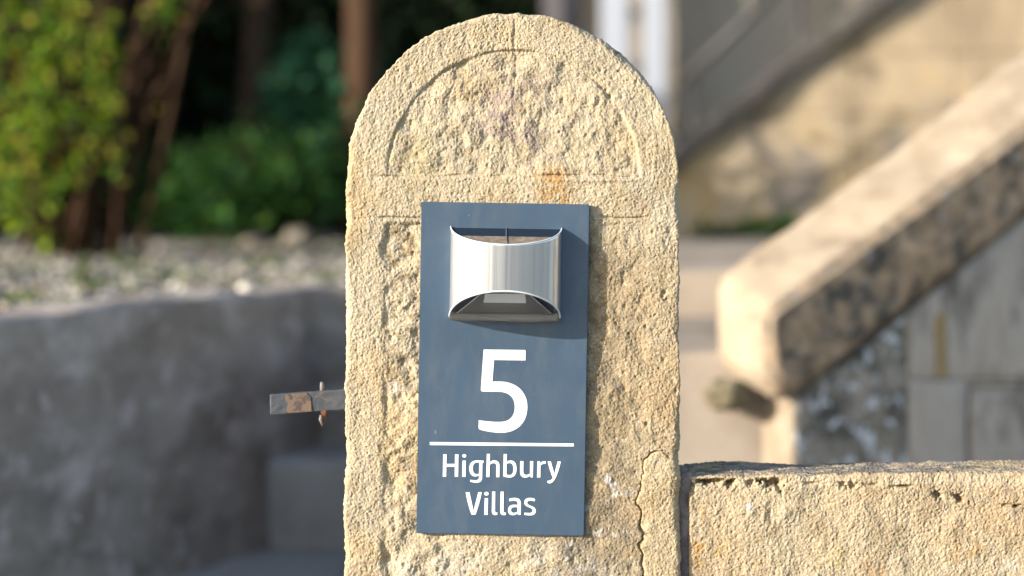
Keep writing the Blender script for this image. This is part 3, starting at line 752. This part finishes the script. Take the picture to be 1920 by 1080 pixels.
# tray seen through the opening below: it lies on the sloping underside
def under(x, t, off):
    """x in px from the lamp's centre line, t in px of depth from the wall"""
    d = t * kS; sph = math.sqrt(max(0, 1 - (x * kS / LW) ** 2))
    z = lz_bot + BC * (d / LD)
    nrm = Vector((0, -BC, -LD)).normalized()   # faces out and down
    return Vector((lx0 + x * kS, -d - .0004, z)) + nrm * off
def under_plate(name, poly, off, th, mat):
    nrm = Vector((0, -BC, -LD)).normalized()
    bm = prism_bm([under(x, t, off) for x, t in poly], -nrm * th)
    me = bpy.data.meshes.new(name); bm.to_mesh(me); bm.free()
    return sign_child(name, me, mat, shade)
under_plate('lamp_tray', [(-88, 5), (88, 5), (41, 54), (-41, 54)], -.0022, .001, M_TRAY)
under_plate('diffuser', [(-40, 32), (39, 32), (37, 53), (-37, 53)], -.0016, .0005, M_LED)
bm = bmesh.new(); tube_bm(bm, [under(-90, 4, -.0020), under(-42, 55, -.0020), under(-10, 57, -.0020), (under(42, 55, -.0020)), under(90, 4, -.0020)], .0005, 6)
me = bpy.data.meshes.new('tray_edge'); bm.to_mesh(me); bm.free(); sign_child('tray_edge', me, M_EDGE, shade, True)
# clear strip along the foot and the two cheeks
bm = prism_bm([Vector((lx0 - LW - .0008, 0, lz_bot - .0022)), Vector((lx0 + LW + .0008, 0, lz_bot - .0022)), Vector((lx0 + LW - .0022, 0, lz_bot + .0028)), Vector((lx0 - LW + .0022, 0, lz_bot + .0028))], Vector((0, -.0014, 0)))
me = bpy.data.meshes.new('foot_strip'); bm.to_mesh(me); bm.free(); sign_child('foot_strip', me, M_TRAY, shade)
bm = prism_bm([Vector((lx0 - .0002, 0, lz_top - .001)), Vector((lx0 + .0002, 0, lz_top - .001)), Vector((lx0 + .0002, -LD + .002, lz_top - TC + .0002)), Vector((lx0 - .0002, -LD + .002, lz_top - TC + .0002))], Vector((0, 0, .0008)))
me = bpy.data.meshes.new('panel_seam'); bm.to_mesh(me); bm.free(); sign_child('panel_seam', me, M_SEAM, shade)

# ------------------------------------------------------------------ iron gate catch on the pier's left side
def rust_mat(name, c1, c2, cut):
    m, n, l, b = new_mat(name)
    tc = n.new('ShaderNodeTexCoord'); co = tc.outputs['Object']
    f = ramp(n, l, nnoise(n, l, co, 55, 6, .7, .6), [(cut, (0, 0, 0)), (cut + .06, (1, 1, 1))])
    l.new(mix(n, l, f, c1, c2), b.inputs['Base Color']); b.inputs['Roughness'].default_value = .6
    bump(n, l, b, nnoise(n, l, co, 300, 4, .7), .4, .001)
    return m
M_CATCH = rust_mat('flaking_grey_paint', (0.045, 0.052, 0.068), (0.10, 0.078, 0.065), .62)
M_RUST = rust_mat('rust', (0.13, 0.052, 0.018), (0.07, 0.042, 0.03), .52)
M_PIN = rust_mat('worn_pin', (0.17, 0.16, 0.165), (0.10, 0.075, 0.06), .55)
M_PATCH = rust_mat('bare_rusty_patch', (0.13, 0.09, 0.068), (0.055, 0.042, 0.038), .48)
dB = 2.235
p = lambda x, y: at(x, y, dB)
catch = empty('gate_catch', tuple(p(650, 750)))
props(catch, 'flat iron gate catch with flaking paint and a rusty pin, fixed to the pier', 'gate catch')
front = [p(506, 778), p(690, 765), p(690, 727), p(506, 740)]
bm = prism_bm(front, Vector((.0, .007, 0)))
roughen(bm, .0012, 2, .008, .0006, 120, 2)
bm_obj('bar', bm, M_CATCH, catch)
patch = [p(536, 774.5), p(584, 771), p(583, 745), p(575, 736.8), p(536, 739.4), p(533, 748), p(540, 757)]
bm = prism_bm([q + Vector((0, -.0012, 0)) for q in patch], Vector((0, .001, 0)))
bm_obj('rust_patch', bm, M_PATCH, catch)
bm = bmesh.new(); tube_bm(bm, [p(603, 744) + Vector((0, .004, 0)), p(603, 724) + Vector((0, .004, 0)), p(602.5, 718) + Vector((0, .004, 0)), p(602.5, 716.5) + Vector((0, .004, 0))], [.0018, .0019, .0015, .0005], 12)
bm_obj('pin', bm, M_PIN, catch, True)
bm = prism_bm([p(599, 768), p(614, 767), p(611, 781), p(606, 799), p(602, 802), p(605, 784)], Vector((0, .005, 0)))
bmesh.ops.bevel(bm, geom=list(bm.edges), offset=.001, segments=2, affect='EDGES')
bm_obj('pin_foot', bm, M_RUST, catch)
bm = bmesh.new(); tube_bm(bm, [p(602, 778) + Vector((0, -.001, 0)), p(601, 786) + Vector((0, -.001, 0)), p(604, 797) + Vector((0, -.001, 0))], [.0012, .0017, .0008], 8)
bm_obj('nail', bm, M_PIN, catch, True)

# ------------------------------------------------------------------ near stair parapet (right)
AL = Vector((.866, .5, 0)); PE = Vector((-.5, .866, 0))
def onp(x, y, inset=0.0):
    k = (x - 960) / F
    d = (3.6 - .577 * .381 + inset) / (1 - .577 * k)
    return at(x, y, d)
par = empty('stair_parapet', tuple(onp(1485, 1000) * 1.0))
props(par, 'sloping stone stair parapet with blackened coping side, right of the pier', 'stair parapet')
prof = [onp(1440, 590), onp(2500, -178), onp(2500, -62), onp(1920, 408), onp(1482, 752), onp(1443, 745)]
offs = [PE * .14 + Vector((0, 0, z)) for z in (.048, .085, .06, .04, .035, .035)]
bm = prism_bm(prof, offs)
bmesh.ops.bevel(bm, geom=list(bm.edges), offset=.009, segments=2, affect='EDGES')
roughen(bm, 0, 0, .03, .006, 9, 5)
bm.normal_update()
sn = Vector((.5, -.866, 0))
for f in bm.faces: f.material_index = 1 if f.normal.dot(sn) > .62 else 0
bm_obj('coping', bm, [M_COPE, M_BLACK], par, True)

IN = .012
def und(x): return np.interp(x, [1470, 1560, 1920, 2500], [756, 697, 405, -65])
def pstone(poly, mat, seed, inset=IN, depth=.117, bev=.002, amp=.003):
    bm = prism_bm([onp(x, y, inset) for x, y in poly], PE * depth)
    roughen(bm, bev, 1, .03, amp, 14, seed)
    bm.normal_update()
    for f in bm.faces:
        if f.normal.dot(AL) < -.5: f.material_index = 1
    return bm_obj('stone', bm, [mat, M_COPE], par, True)
YB = 1215
pstone([(1485, YB), (1699.5, YB), (1699.5, und(1699.5) + 6), (1600, und(1600) + 6), (1485, 753)], M_LICH, 1)
pstone([(1701, 709.5), (2120, 709.5), (2120, und(2120) + 6), (1701, und(1701) + 6)], M_GREYB, 2)
pstone([(1701, YB), (1813, YB), (1813, 711.5), (1701, 711.5)], M_GREYB, 3)
pstone([(1818, YB), (2120, YB), (2120, 726), (1818, 726)], M_GREYB, 4, IN + .006, .105)
pstone([(2125, YB), (2500, YB), (2500, und(2500) + 6), (2125, und(2125) + 6)], M_GREYB, 6)
pstone([(1816, 722), (2120, 722), (2120, 713), (1816, 713)], M_GREYB, 7, IN + .001, .1, .001, .001)
bm = prism_bm([onp(1500, YB, IN + .02), onp(2495, YB, IN + .02), onp(2495, -40, IN + .02), onp(1920, 425, IN + .02), onp(1500, 760, IN + .02)], PE * .08)
bm_obj('core', bm, M_GREYB, par)
M_OCHRE = stone_mat('ochre_repair', (0.30, 0.21, 0.10), (0.36, 0.26, 0.13), (0.40, 0.30, 0.17), 14, grain=150)
bm = prism_bm([onp(x, y, IN - .004) for x, y in ((1757, 706), (1778, 706), (1776, 585), (1755, 588))], PE * .01)
roughen(bm, .001, 1, .02, .002, 30, 4); bm_obj('mortar_repair', bm, M_OCHRE, par)

# ------------------------------------------------------------------ steps behind the pier
def step(x0, x1, y0, y1, z0, z1, mat, seed):
    bm = box_bm(x0, x1, y0, y1, z0, z1); roughen(bm, .012, 2, .12, .006, 7, seed)
    return bm_obj('step', bm, mat, steps, True)
steps = empty('stone_steps', (0.1, 4.2, FLOOR))
props(steps, 'worn stone entrance steps climbing behind the round topped pier', 'steps')
step(-.425, -.2, 4.2, 4.66, FLOOR - .05, 1.05 - .496, M_STEPG, 1)
step(-.20, .41, 3.7, 4.66, FLOOR - .02, 1.05 - .269, M_STEP, 2)
step(-.21, 4.3, 4.6, 9.2, FLOOR - .01, LANDZ, M_STEP, 3)

# mossy stone knob on the parapet's inner face
M_MOSS = stone_mat('mossy_stone', (0.12, 0.10, 0.065), (0.19, 0.16, 0.105), (0.27, 0.23, 0.165), 30, (0.08, 0.085, 0.035), 34, .52, .64, grain=200)
bm = bmesh.new(); bmesh.ops.create_icosphere(bm, subdivisions=4, radius=1.0)
c0 = at(1362, 739, 3.66)
for v in bm.verts:
    q = v.co.copy(); k = 1 + .22 * mnoise.fractal(q * 1.5 + Vector((3, 1, 2)), 1, 2, 4)
    v.co = c0 + Vector((q.x * .032 * k, q.y * .03 * k, q.z * .027 * k))
bm_obj('knob', bm, M_MOSS, par, True)

# ------------------------------------------------------------------ left retaining wall and gravel bed
ZT = CAMZ - .2
P0 = Vector((-.724, 3.42, 0)); P1 = Vector((-.345, 4.43, 0)); dirw = (P1 - P0).normalized()
Pn = P0 - dirw * 1.35
nrm_in = Vector((-dirw.y, dirw.x, 0))
outer = [Pn, P1, Vector((-.23, 4.47, 0))]
inner = [Pn + nrm_in * .12, P1 + Vector((-.10, .10, 0)), Vector((-.23, 4.57, 0))]
bm = bmesh.new()
poly = [Vector((q.x, q.y, .0)) for q in outer] + [Vector((q.x, q.y, .0)) for q in inner[::-1]]
bm = prism_bm(poly, Vector((0, 0, ZT)))
roughen(bm, .014, 3, .05, .012, 5, 9)
rw = bm_obj('retaining_wall', bm, M_CONC, None, True)
props(rw, 'dark grey rendered retaining wall holding the gravel bed, left of the pier', 'wall')

bedpoly = [inner[0], inner[1], inner[2], Vector((-.27, 4.7, 0)), Vector((-.52, 9.4, 0)), Vector((-7, 9.4, 0)), Vector((-7, 2.3, 0))]
bm = prism_bm([Vector((q.x, q.y, .0)) for q in bedpoly], Vector((0, 0, ZT - .022)))
bed = bm_obj('ground', bm, M_SOIL); props(bed, kind='structure')

def in_poly(x, y, poly):
    ins = np.zeros(x.shape, bool); j = len(poly) - 1
    for i in range(len(poly)):
        xi, yi, xj, yj = poly[i].x, poly[i].y, poly[j].x, poly[j].y
        ins ^= ((yi > y) != (yj > y)) & (x < (xj - xi) * (y - yi) / (yj - yi + 1e-12) + xi); j = i
    return ins
def gravel():
    bm = bmesh.new(); bmesh.ops.create_icosphere(bm, subdivisions=1, radius=1)
    bv = np.array([v.co[:] for v in bm.verts]); bf = np.array([[v.index for v in f.verts] for f in bm.faces]); bm.free()
    n = 52000
    y = RNG.uniform(3.0, 8.6, n); x = RNG.uniform(-3.0, -.25, n)
    vis = (x > -.25 * y - .9)
    ok = in_poly(x, y, bedpoly) & vis
    x, y = x[ok], y[ok]; n = len(x)
    r = RNG.uniform(.006, .013, n) * np.where(RNG.random(n) < .12, 1.5, 1)
    sc = r[:, None] * RNG.uniform(.65, 1.25, (n, 3)); sc[:, 2] *= .7
    a = RNG.uniform(0, 6.28, n); ca, sa = np.cos(a), np.sin(a)
    jit = 1 + RNG.uniform(-.16, .16, (n, len(bv), 1))
    v = bv[None] * jit * sc[:, None, :]
    vx = v[..., 0] * ca[:, None] - v[..., 1] * sa[:, None] + x[:, None]
    vy = v[..., 0] * sa[:, None] + v[..., 1] * ca[:, None] + y[:, None]
    vz = v[..., 2] + (ZT - .016 + RNG.uniform(-.002, .010, n))[:, None]
    V = np.stack([vx, vy, vz], -1).reshape(-1, 3)
    Fc = (bf[None] + (np.arange(n) * len(bv))[:, None, None]).reshape(-1, 3)
    me = np_mesh('gravel', V, Fc)
    pal = np.array([[.42, .375, .315], [.16, .15, .135], [.58, .53, .46], [.08, .075, .07], [.30, .24, .18], [.14, .14, .15], [.10, .09, .08]])
    c = pal[RNG.integers(0, len(pal), n)] * RNG.uniform(.7, 1.1, (n, 1))
    color_attr(me, 'tint', np.repeat(c, len(bv), 0))
    o = link('gravel', me, M_TINT2); props(o, kind='stuff')
def tint_plain(name, rough=.8, spec=.2, trans=0.0):
    m, n, l, b = new_mat(name)
    a = n.new('ShaderNodeAttribute'); a.attribute_name = 'tint'
    l.new(a.outputs[0], b.inputs['Base Color']); b.inputs['Roughness'].default_value = rough
    b.inputs['Specular IOR Level'].default_value = spec
    if trans:
        t = n.new('ShaderNodeBsdfTranslucent'); ms = n.new('ShaderNodeMixShader'); ms.inputs[0].default_value = trans
        hs = n.new('ShaderNodeHueSaturation'); hs.inputs['Value'].default_value = 1.5; hs.inputs['Saturation'].default_value = 1.1
        l.new(a.outputs[0], hs.inputs['Color']); l.new(hs.outputs[0], t.inputs['Color'])
        l.new(b.outputs[0], ms.inputs[1]); l.new(t.outputs[0], ms.inputs[2])
        l.new(ms.outputs[0], n['Material Output'].inputs[0])
    return m
M_TINT2 = tint_plain('pebbles')
M_LEAF = tint_plain('leaves', .65, .12, .3)
gravel()

# ------------------------------------------------------------------ plants
LEAFV = np.array([[0, 0, 0], [-.32, .45, .06], [0, .5, -.03], [.32, .45, .06], [0, 1, -.10]])
LEAFF = np.array([[0, 2, 1], [0, 3, 2], [1, 2, 4], [2, 3, 4]])
def leaves(name, cen, size, cols, parent, droop=.3, aspect=1.0, spread=None):
    """one mesh of bent leaf blades at the points cen"""
    n = len(cen)
    t = RNG.standard_normal((n, 3)); t[:, 2] = t[:, 2] * .7 - droop
    if spread is not None: t = t * .8 + spread * .8
    t /= np.linalg.norm(t, axis=1, keepdims=True)
    up = RNG.standard_normal((n, 3)) * .6 + np.array([0, 0, 1.0])
    s = np.cross(t, up); s /= np.linalg.norm(s, axis=1, keepdims=True) + 1e-9
    u = np.cross(s, t)
    sz = size * RNG.uniform(.6, 1.3, n)
    B = LEAFV * np.array([aspect, 1, 1])
    V = cen[:, None] + sz[:, None, None] * (B[None, :, 0:1] * s[:, None] + B[None, :, 1:2] * t[:, None] + B[None, :, 2:3] * u[:, None])
    Fc = (LEAFF[None] + (np.arange(n) * 5)[:, None, None]).reshape(-1, 3)
    me = np_mesh(name, V.reshape(-1, 3), Fc)
    pal = np.array(cols); c = pal[RNG.integers(0, len(pal), n)] * RNG.uniform(.7, 1.25, (n, 1))
    color_attr(me, 'tint', np.repeat(c, 5, 0))
    return link(name, me, M_LEAF, parent)

def blob_pts(n, c, r, clumps=20, k=.35):
    cc = RNG.standard_normal((clumps, 3)); cc /= np.linalg.norm(cc, axis=1, keepdims=True)
    cc *= RNG.uniform(.3, .95, (clumps, 1)) ** .6
    p = cc[RNG.integers(0, clumps, n)] + RNG.standard_normal((n, 3)) * k * .6
    return np.array(c) + p * np.array(r)

M_BARK = stone_mat('bark', (0.02, 0.014, 0.01), (0.04, 0.027, 0.018), (0.07, 0.046, 0.03), 14, grain=120, stretch=.2)
M_BARKR = stone_mat('red_bark', (0.035, 0.02, 0.012), (0.068, 0.038, 0.023), (0.115, 0.068, 0.042), 14, grain=120, stretch=.2)
M_BARKG = stone_mat('grey_bark', (0.05, 0.048, 0.055), (0.085, 0.08, 0.09), (0.12, 0.115, 0.125), 14, grain=120, stretch=.2)

def trunk(parent, base, top, r0, r1, mat, bend=.05, name='trunk'):
    base, top = Vector(base), Vector(top)
    bm = bmesh.new(); P = []; R = []
    for i in range(9):
        t = i / 8; q = base.lerp(top, t)
        q += Vector((math.sin(t * 5 + base.x * 9) * bend, math.cos(t * 4 + base.y) * bend, 0)) * t
        P.append(q); R.append(r0 + (r1 - r0) * t)
    tube_bm(bm, P, R, 12)
    return bm_obj(name, bm, mat, parent, True)

# sunlit shrub on the left
sh = empty('leafy_shrub', (-1.13, 6.25, ZT))
props(sh, 'sunlit yellow-green shrub with bare brown stems at the left edge', 'shrub')
sbm = bmesh.new(); tips = []
base = Vector((-1.13, 6.25, ZT - .01))
for i in range(46):
    a = RNG.uniform(-1.0, 1.0)
    tip = base + Vector((-.08 + a * .50 + RNG.normal(0, .08), RNG.normal(-.12, .2), RNG.uniform(.55, 1.1)))
    P = [base + Vector((RNG.normal(0, .06), RNG.normal(0, .09), 0))]
    for s in (.35, .7, 1.0):
        q = P[0].lerp(tip, s) + Vector((RNG.normal(0, .02), RNG.normal(0, .02), .06 * math.sin(s * 3))); P.append(q)
    tube_bm(sbm, P, [.009, .009, .008, .004], 6)
    for k in range(3): tips.append(P[1].lerp(P[3], RNG.uniform(.45, 1.05)))
bm_obj('stem', sbm, M_BARKR, sh, True)
tips = np.array([t[:] for t in tips])
cl = []
for (px_, py_, sp, n) in [(40, 300, .07, 130), (120, 130, .08, 150), (170, 170, .05, 60), (30, 180, .08, 130), (60, 60, .09, 150), (190, 50, .06, 40), (20, 385, .05, 50), (70, 300, .05, 70), (95, 60, .05, 70), (160, 150, .04, 60), (45, 215, .04, 70), (110, 230, .06, 80), (150, 20, .1, 120), (-60, 250, .12, 200), (-80, 60, .14, 200), (0, -80, .2, 250), (230, -80, .12, 60)]:
    cp = np.array(at(px_, py_, RNG.uniform(5.6, 6.1))); nk = max(4, n // 14)
    sub = cp + RNG.standard_normal((nk, 3)) * np.array([sp, sp * 1.3, sp * 1.2])
    cl.append(sub[RNG.integers(0, nk, int(n * 1.3))] + RNG.standard_normal((int(n * 1.3), 3)) * np.array([.016, .016, .030]))
cl.append(tips + RNG.standard_normal(tips.shape) * .05)
leaves('foliage', np.concatenate(cl), .030, [(.11, .20, .02), (.16, .27, .02), (.25, .33, .03), (.06, .12, .02), (.24, .22, .03), (.03, .07, .015), (.03, .07, .015)], sh, .5)

# dark shrubs and ferns behind the gravel
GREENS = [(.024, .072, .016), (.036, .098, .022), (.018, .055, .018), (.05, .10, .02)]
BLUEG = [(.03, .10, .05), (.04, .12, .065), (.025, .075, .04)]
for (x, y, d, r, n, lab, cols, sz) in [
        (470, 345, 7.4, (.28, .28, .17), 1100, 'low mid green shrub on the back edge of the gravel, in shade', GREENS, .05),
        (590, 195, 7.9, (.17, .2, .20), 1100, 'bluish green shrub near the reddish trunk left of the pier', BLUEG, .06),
        (735, 330, 6.6, (.22, .16, .20), 1800, 'bright green fern clump left of the pier, widened unseen behind it to shade the far parapet', [(.04, .10, .03), (.03, .08, .03)], .055),  # real clump, extended out of sight behind the pier to cast shade
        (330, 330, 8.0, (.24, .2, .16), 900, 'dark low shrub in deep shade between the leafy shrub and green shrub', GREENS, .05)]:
    c = at(x, y, d)
    o = empty('shrub', (c.x, c.y, ZT)); props(o, lab, 'shrub')
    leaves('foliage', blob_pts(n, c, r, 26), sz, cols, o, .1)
    b2 = bmesh.new()
    for k in range(7):
        tube_bm(b2, [(c.x + RNG.normal(0, .003), c.y, ZT - .02), (c.x + RNG.normal(0, .07), c.y + RNG.normal(0, .05), c.z), (c.x + RNG.normal(0, .12), c.y + RNG.normal(0, .1), c.z + r[2] * .8)], [.009, .006, .002], 6)
    bm_obj('stem', b2, M_BARK, o, True)

# tall hedge closing the garden, and an unseen side hedge added on the left to throw shade
def hedge(name, x0, x1, y0, y1, z1, n, lab, cols, size):
    o = empty(name, ((x0 + x1) / 2, (y0 + y1) / 2, ZT)); props(o, lab, 'hedge')
    p = np.stack([RNG.uniform(x0, x1, n), RNG.uniform(y0, y1, n), ZT + (z1 - ZT) * RNG.random(n) ** .9], -1)
    p += RNG.standard_normal(p.shape) * .08
    leaves('foliage', p, size, cols, o, .2)
    b2 = bmesh.new()
    for k in range(int((x1 - x0) * 3)):
        xx = RNG.uniform(x0 + .1, x1 - .1); yy = RNG.uniform(y0 + .2, y1)
        tube_bm(b2, [(xx, yy, ZT - .03), (xx + RNG.normal(0, .1), yy, (ZT + z1) / 2), (xx + RNG.normal(0, .15), yy, z1 - .1)], [.04, .03, .01], 8)
    bm_obj('stem', b2, M_BARK, o, True)
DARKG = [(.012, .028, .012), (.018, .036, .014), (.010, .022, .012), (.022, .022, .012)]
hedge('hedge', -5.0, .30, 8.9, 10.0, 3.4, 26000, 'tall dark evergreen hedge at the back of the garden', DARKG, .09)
hedge('shading_hedge', -4.6, -2.6, 6.6, 8.9, 2.3, 16000, 'dark side hedge outside the picture, added to shade the garden', DARKG, .10)  # out of view, added to throw shade over the back planting

bw = bm_obj('hedge_backing', box_bm(-9, .20, 10.1, 10.35, 0.0, 3.0), M_BACKING)  # added so no bright sky shows through the hedge
props(bw, 'dark backing wall, unseen, added behind the tall hedge to close its bright gaps', 'wall')
# trees with bare trunks in front of the hedge
def tree(x, d, w_, mat, lab, ctop, cr, n):
    b = at(x, 400, d); o = empty('tree', (b.x, d, ZT)); props(o, lab, 'tree')
    r = w_ / F * d / 2
    trunk(o, (b.x, d, ZT - .03), (b.x + .06, d + .05, ctop), r * 1.1, r * .55, mat)
    c = np.array([b.x, d + .1, ctop])
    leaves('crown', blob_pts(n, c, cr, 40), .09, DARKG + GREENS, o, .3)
tree(668, 7.7, 62, M_BARKR, 'reddish brown tree trunk just left of the pier', 2.9, (.6, .4, .6), 3500)
tree(475, 8.3, 60, M_BARK, 'very dark brown trunk deep in the shaded hedge', 3.0, (.7, .4, .6), 3000)
tree(1043, 8.6, 82, M_BARKG, 'grey tree trunk seen just above the top of the pier', 3.2, (.5, .3, .6), 2500)

# pale rock and weeds in the gravel
def rock(x, y, d, s, lab, mat, seed):
    bm = bmesh.new(); bmesh.ops.create_icosphere(bm, subdivisions=3, radius=1)
    c = at(x, y, d)
    for v in bm.verts:
        k = 1 + .3 * mnoise.fractal(v.co * 1.3 + Vector((seed, 2, 1)), 1, 2, 3)
        v.co = Vector((c.x + v.co.x * s[0] * k, c.y + v.co.y * s[1] * k, ZT + s[2] * .5 + v.co.z * s[2] * k))
    o = bm_obj('rock', bm, mat, None, True); props(o, lab, 'rock', None)
M_ROCK = stone_mat('pale_rock', (.13, .115, .09), (.19, .17, .135), (.26, .23, .19), 9, grain=100)
rock(562, 405, 7.0, (.05, .045, .032), 'pale rounded rock at the back of the gravel near the pier', M_ROCK, 1)
rock(480, 420, 6.9, (.04, .05, .02), 'flatter grey rock at the back of the gravel below the green shrub', M_ROCK, 5)
for (x, y, h_, n, lab) in [(155, 548, .085, 9, 'thin upright grass weed at the front of the gravel on the left'), (500, 505, .035, 40, 'small yellowish weed tuft in the gravel nearest the pier'),
                           (290, 520, .04, 30, 'low green weed tuft midway along the gravel edge'), (420, 470, .03, 26, 'tiny green weed farther back in the gravel'), (25, 575, .035, 26, 'low weed tuft at the far left of the wall top'), (540, 480, .04, 26, 'yellow-green weed behind the tuft nearest the pier')]:
    d = (CAMZ - ZT + .012) * F / (y - HOR); c = at(x, y, d)
    o = empty('weed', tuple(c)); props(o, lab, 'weed')
    cc = np.array(c)[None] + RNG.standard_normal((n, 3)) * np.array([.007 if h_ > .08 else .03, .03, .001])
    bl = leaves('blades', cc, h_, [(.09, .15, .03), (.14, .17, .04), (.07, .12, .03)], o, 0, .22, np.tile([0, 0, 1.4], (n, 1))); bl['kind'] = 'stuff'

gy = RNG.uniform(3.6, 7.6, 90); gx = -RNG.uniform(.07, .21, 90) * gy
okw = in_poly(gx, gy, bedpoly); gx, gy = gx[okw], gy[okw]
cc = np.repeat(np.stack([gx, gy, np.full(len(gx), ZT - .006)], -1), 9, 0); cc += RNG.standard_normal(cc.shape) * np.array([.016, .016, .001])
gc = leaves('low_weeds', cc, .022, [(.08, .14, .03), (.12, .15, .04), (.06, .10, .03)], None, 0, .5, np.tile([0, 0, .9], (len(cc), 1)))
gc['kind'] = 'stuff'

# ------------------------------------------------------------------ the house and the far stair parapet
house = empty('house', (2.5, 9.3, LANDZ)); props(house, 'pale sandstone house wall behind the steps, blurred', 'house')
bm = box_bm(.22, 9, 8.9, 9.6, .5, 5.2); bm_obj('wall', bm, M_HOUSE, house)
bm = prism_bm([Vector((.0, 8.6, 5.2)), Vector((0, 13, 8.0)), Vector((0, 13.05, 8.0)), Vector((0, 8.65, 5.15))], Vector((9.3, 0, 0)))
bm_obj('roof', bm, M_GROUND, house)
bm = box_bm(.22, .30, 9.6, 13, .5, 5.15); bm_obj('side_wall', bm, M_HOUSE, house)
for (a, b, lab) in [(1127, 1180, 'left one of two white posts above the pier shoulder'), (1207, 1250, 'right one of two white posts, beside the grey house wall')]:
    q0, q1 = at(a, 0, 8.55), at(b, 0, 8.55)
    o = empty('white_post', ((q0.x + q1.x) / 2, 8.58, LANDZ)); props(o, lab, 'post', 'white porch posts by the house')
    bm = box_bm(q0.x, q1.x, 8.53, 8.61, LANDZ + .05, 3.2); bmesh.ops.bevel(bm, geom=list(bm.edges), offset=.008, segments=2, affect='EDGES'); bm_obj('shaft', bm, M_WHITE, o)
    bm = box_bm(q0.x - .015, q1.x + .015, 8.515, 8.625, LANDZ - .002, LANDZ + .05); bm_obj('foot', bm, M_WHITE, o)

fp = empty('far_parapet', (1.3, 7.0, LANDZ)); props(fp, 'far sloping stair parapet with dark coping against the house', 'stair parapet')
dF = 7.0
q = lambda x, y: at(x, y, dF)
def yb(x): return 306 - (x - 1275) * .775      # lower edge of the dark coping
YF = 447
xs_ = [1250, 1420, 1600, 1790, 2000, 2300]
k = 0
for a, b in zip(xs_[:-1], xs_[1:]):
    hi = min(yb(a), yb(b)); lo = max(yb(a), yb(b))
    rows = [YF, 330, 215, 100, -15, -130, -500]
    for r0, r1 in zip(rows[:-1], rows[1:]):
        if r0 <= hi: continue_ok = True
        # clip block (a..b, r1..r0) by the coping line
        poly = [(a + 1, r0 - .7), (b - 1, r0 - .7), (b - 1, max(r1 + .7, yb(b - 1) + 2)), (a + 1, max(r1 + .7, yb(a + 1) + 2))]
        if yb(a) + 4 > r0 and yb(b) + 4 > r0: continue
        if yb(a + 2) + 2 > r0 - 1.5:
            xi = a + 2 + (yb(a + 2) + 2 - (r0 - 1.5)) / .775
            poly = [(xi, r0 - 1.5), (b - 2, r0 - 1.5), (b - 2, max(r1 + 1.5, yb(b - 2) + 2))]
            if xi > b - 8: continue
        bm = prism_bm([q(x, y) for x, y in poly], Vector((0, .16, 0)))
        bmesh.ops.bevel(bm, geom=list(bm.edges), offset=.0025, segments=1, affect='EDGES')
        mv = RNG.uniform(-.003, .003)
        bmesh.ops.translate(bm, verts=bm.verts, vec=(0, mv, 0))
        bm_obj('stone', bm, M_PARA, fp); k += 1
bm = prism_bm([q(1252, YF) + Vector((0, .02, 0)), q(2298, YF) + Vector((0, .02, 0)), q(2298, -480) + Vector((0, .02, 0)), q(1252, 322) + Vector((0, .02, 0))], Vector((0, .12, 0)))
bm_obj('core', bm, M_HOUSE, fp)
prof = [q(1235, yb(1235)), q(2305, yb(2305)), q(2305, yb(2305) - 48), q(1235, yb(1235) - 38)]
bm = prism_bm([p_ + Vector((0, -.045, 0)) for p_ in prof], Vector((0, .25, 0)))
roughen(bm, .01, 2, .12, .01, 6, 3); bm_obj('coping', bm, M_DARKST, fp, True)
# iron handrail above it
hr = empty('handrail', tuple(at(1400, 300, 7.9))); props(hr, 'thin dark iron handrail rising along the house wall', 'handrail')
bm = bmesh.new(); tube_bm(bm, [at(1275, 158, 7.9), at(1440, -2, 7.9), at(1700, -254, 7.9)], .017, 10); bm_obj('rail', bm, M_IRON, hr, True)
for x in (1300, 1500, 1680):
    yy = 158 - (x - 1275) * .97
    bm = bmesh.new(); a = at(x, yy, 7.9); tube_bm(bm, [a, Vector((a.x, 7.9, min(a.z - .1, LANDZ + .75 * max(0, a.x - .56))))], .011, 8); bm_obj('baluster', bm, M_IRON, hr, True)
# weeds at the foot of the far parapet
for (x, y, d, r, n, lab) in [(1370, 436, 6.85, (.10, .05, .035), 260, 'low dark green weeds at the foot of the far parapet, left clump'), (1452, 428, 6.8, (.06, .05, .045), 240, 'dark green weeds at the foot of the far parapet by the near coping')]:
    c = at(x, y, d); c.z = LANDZ + .005 + r[2] * .6
    o = empty('weed', (c.x, c.y, LANDZ)); props(o, lab, 'weed')
    leaves('foliage', blob_pts(n, c, r, 10), .03, [(.03, .08, .015), (.05, .11, .02)], o, 0)
print('built')
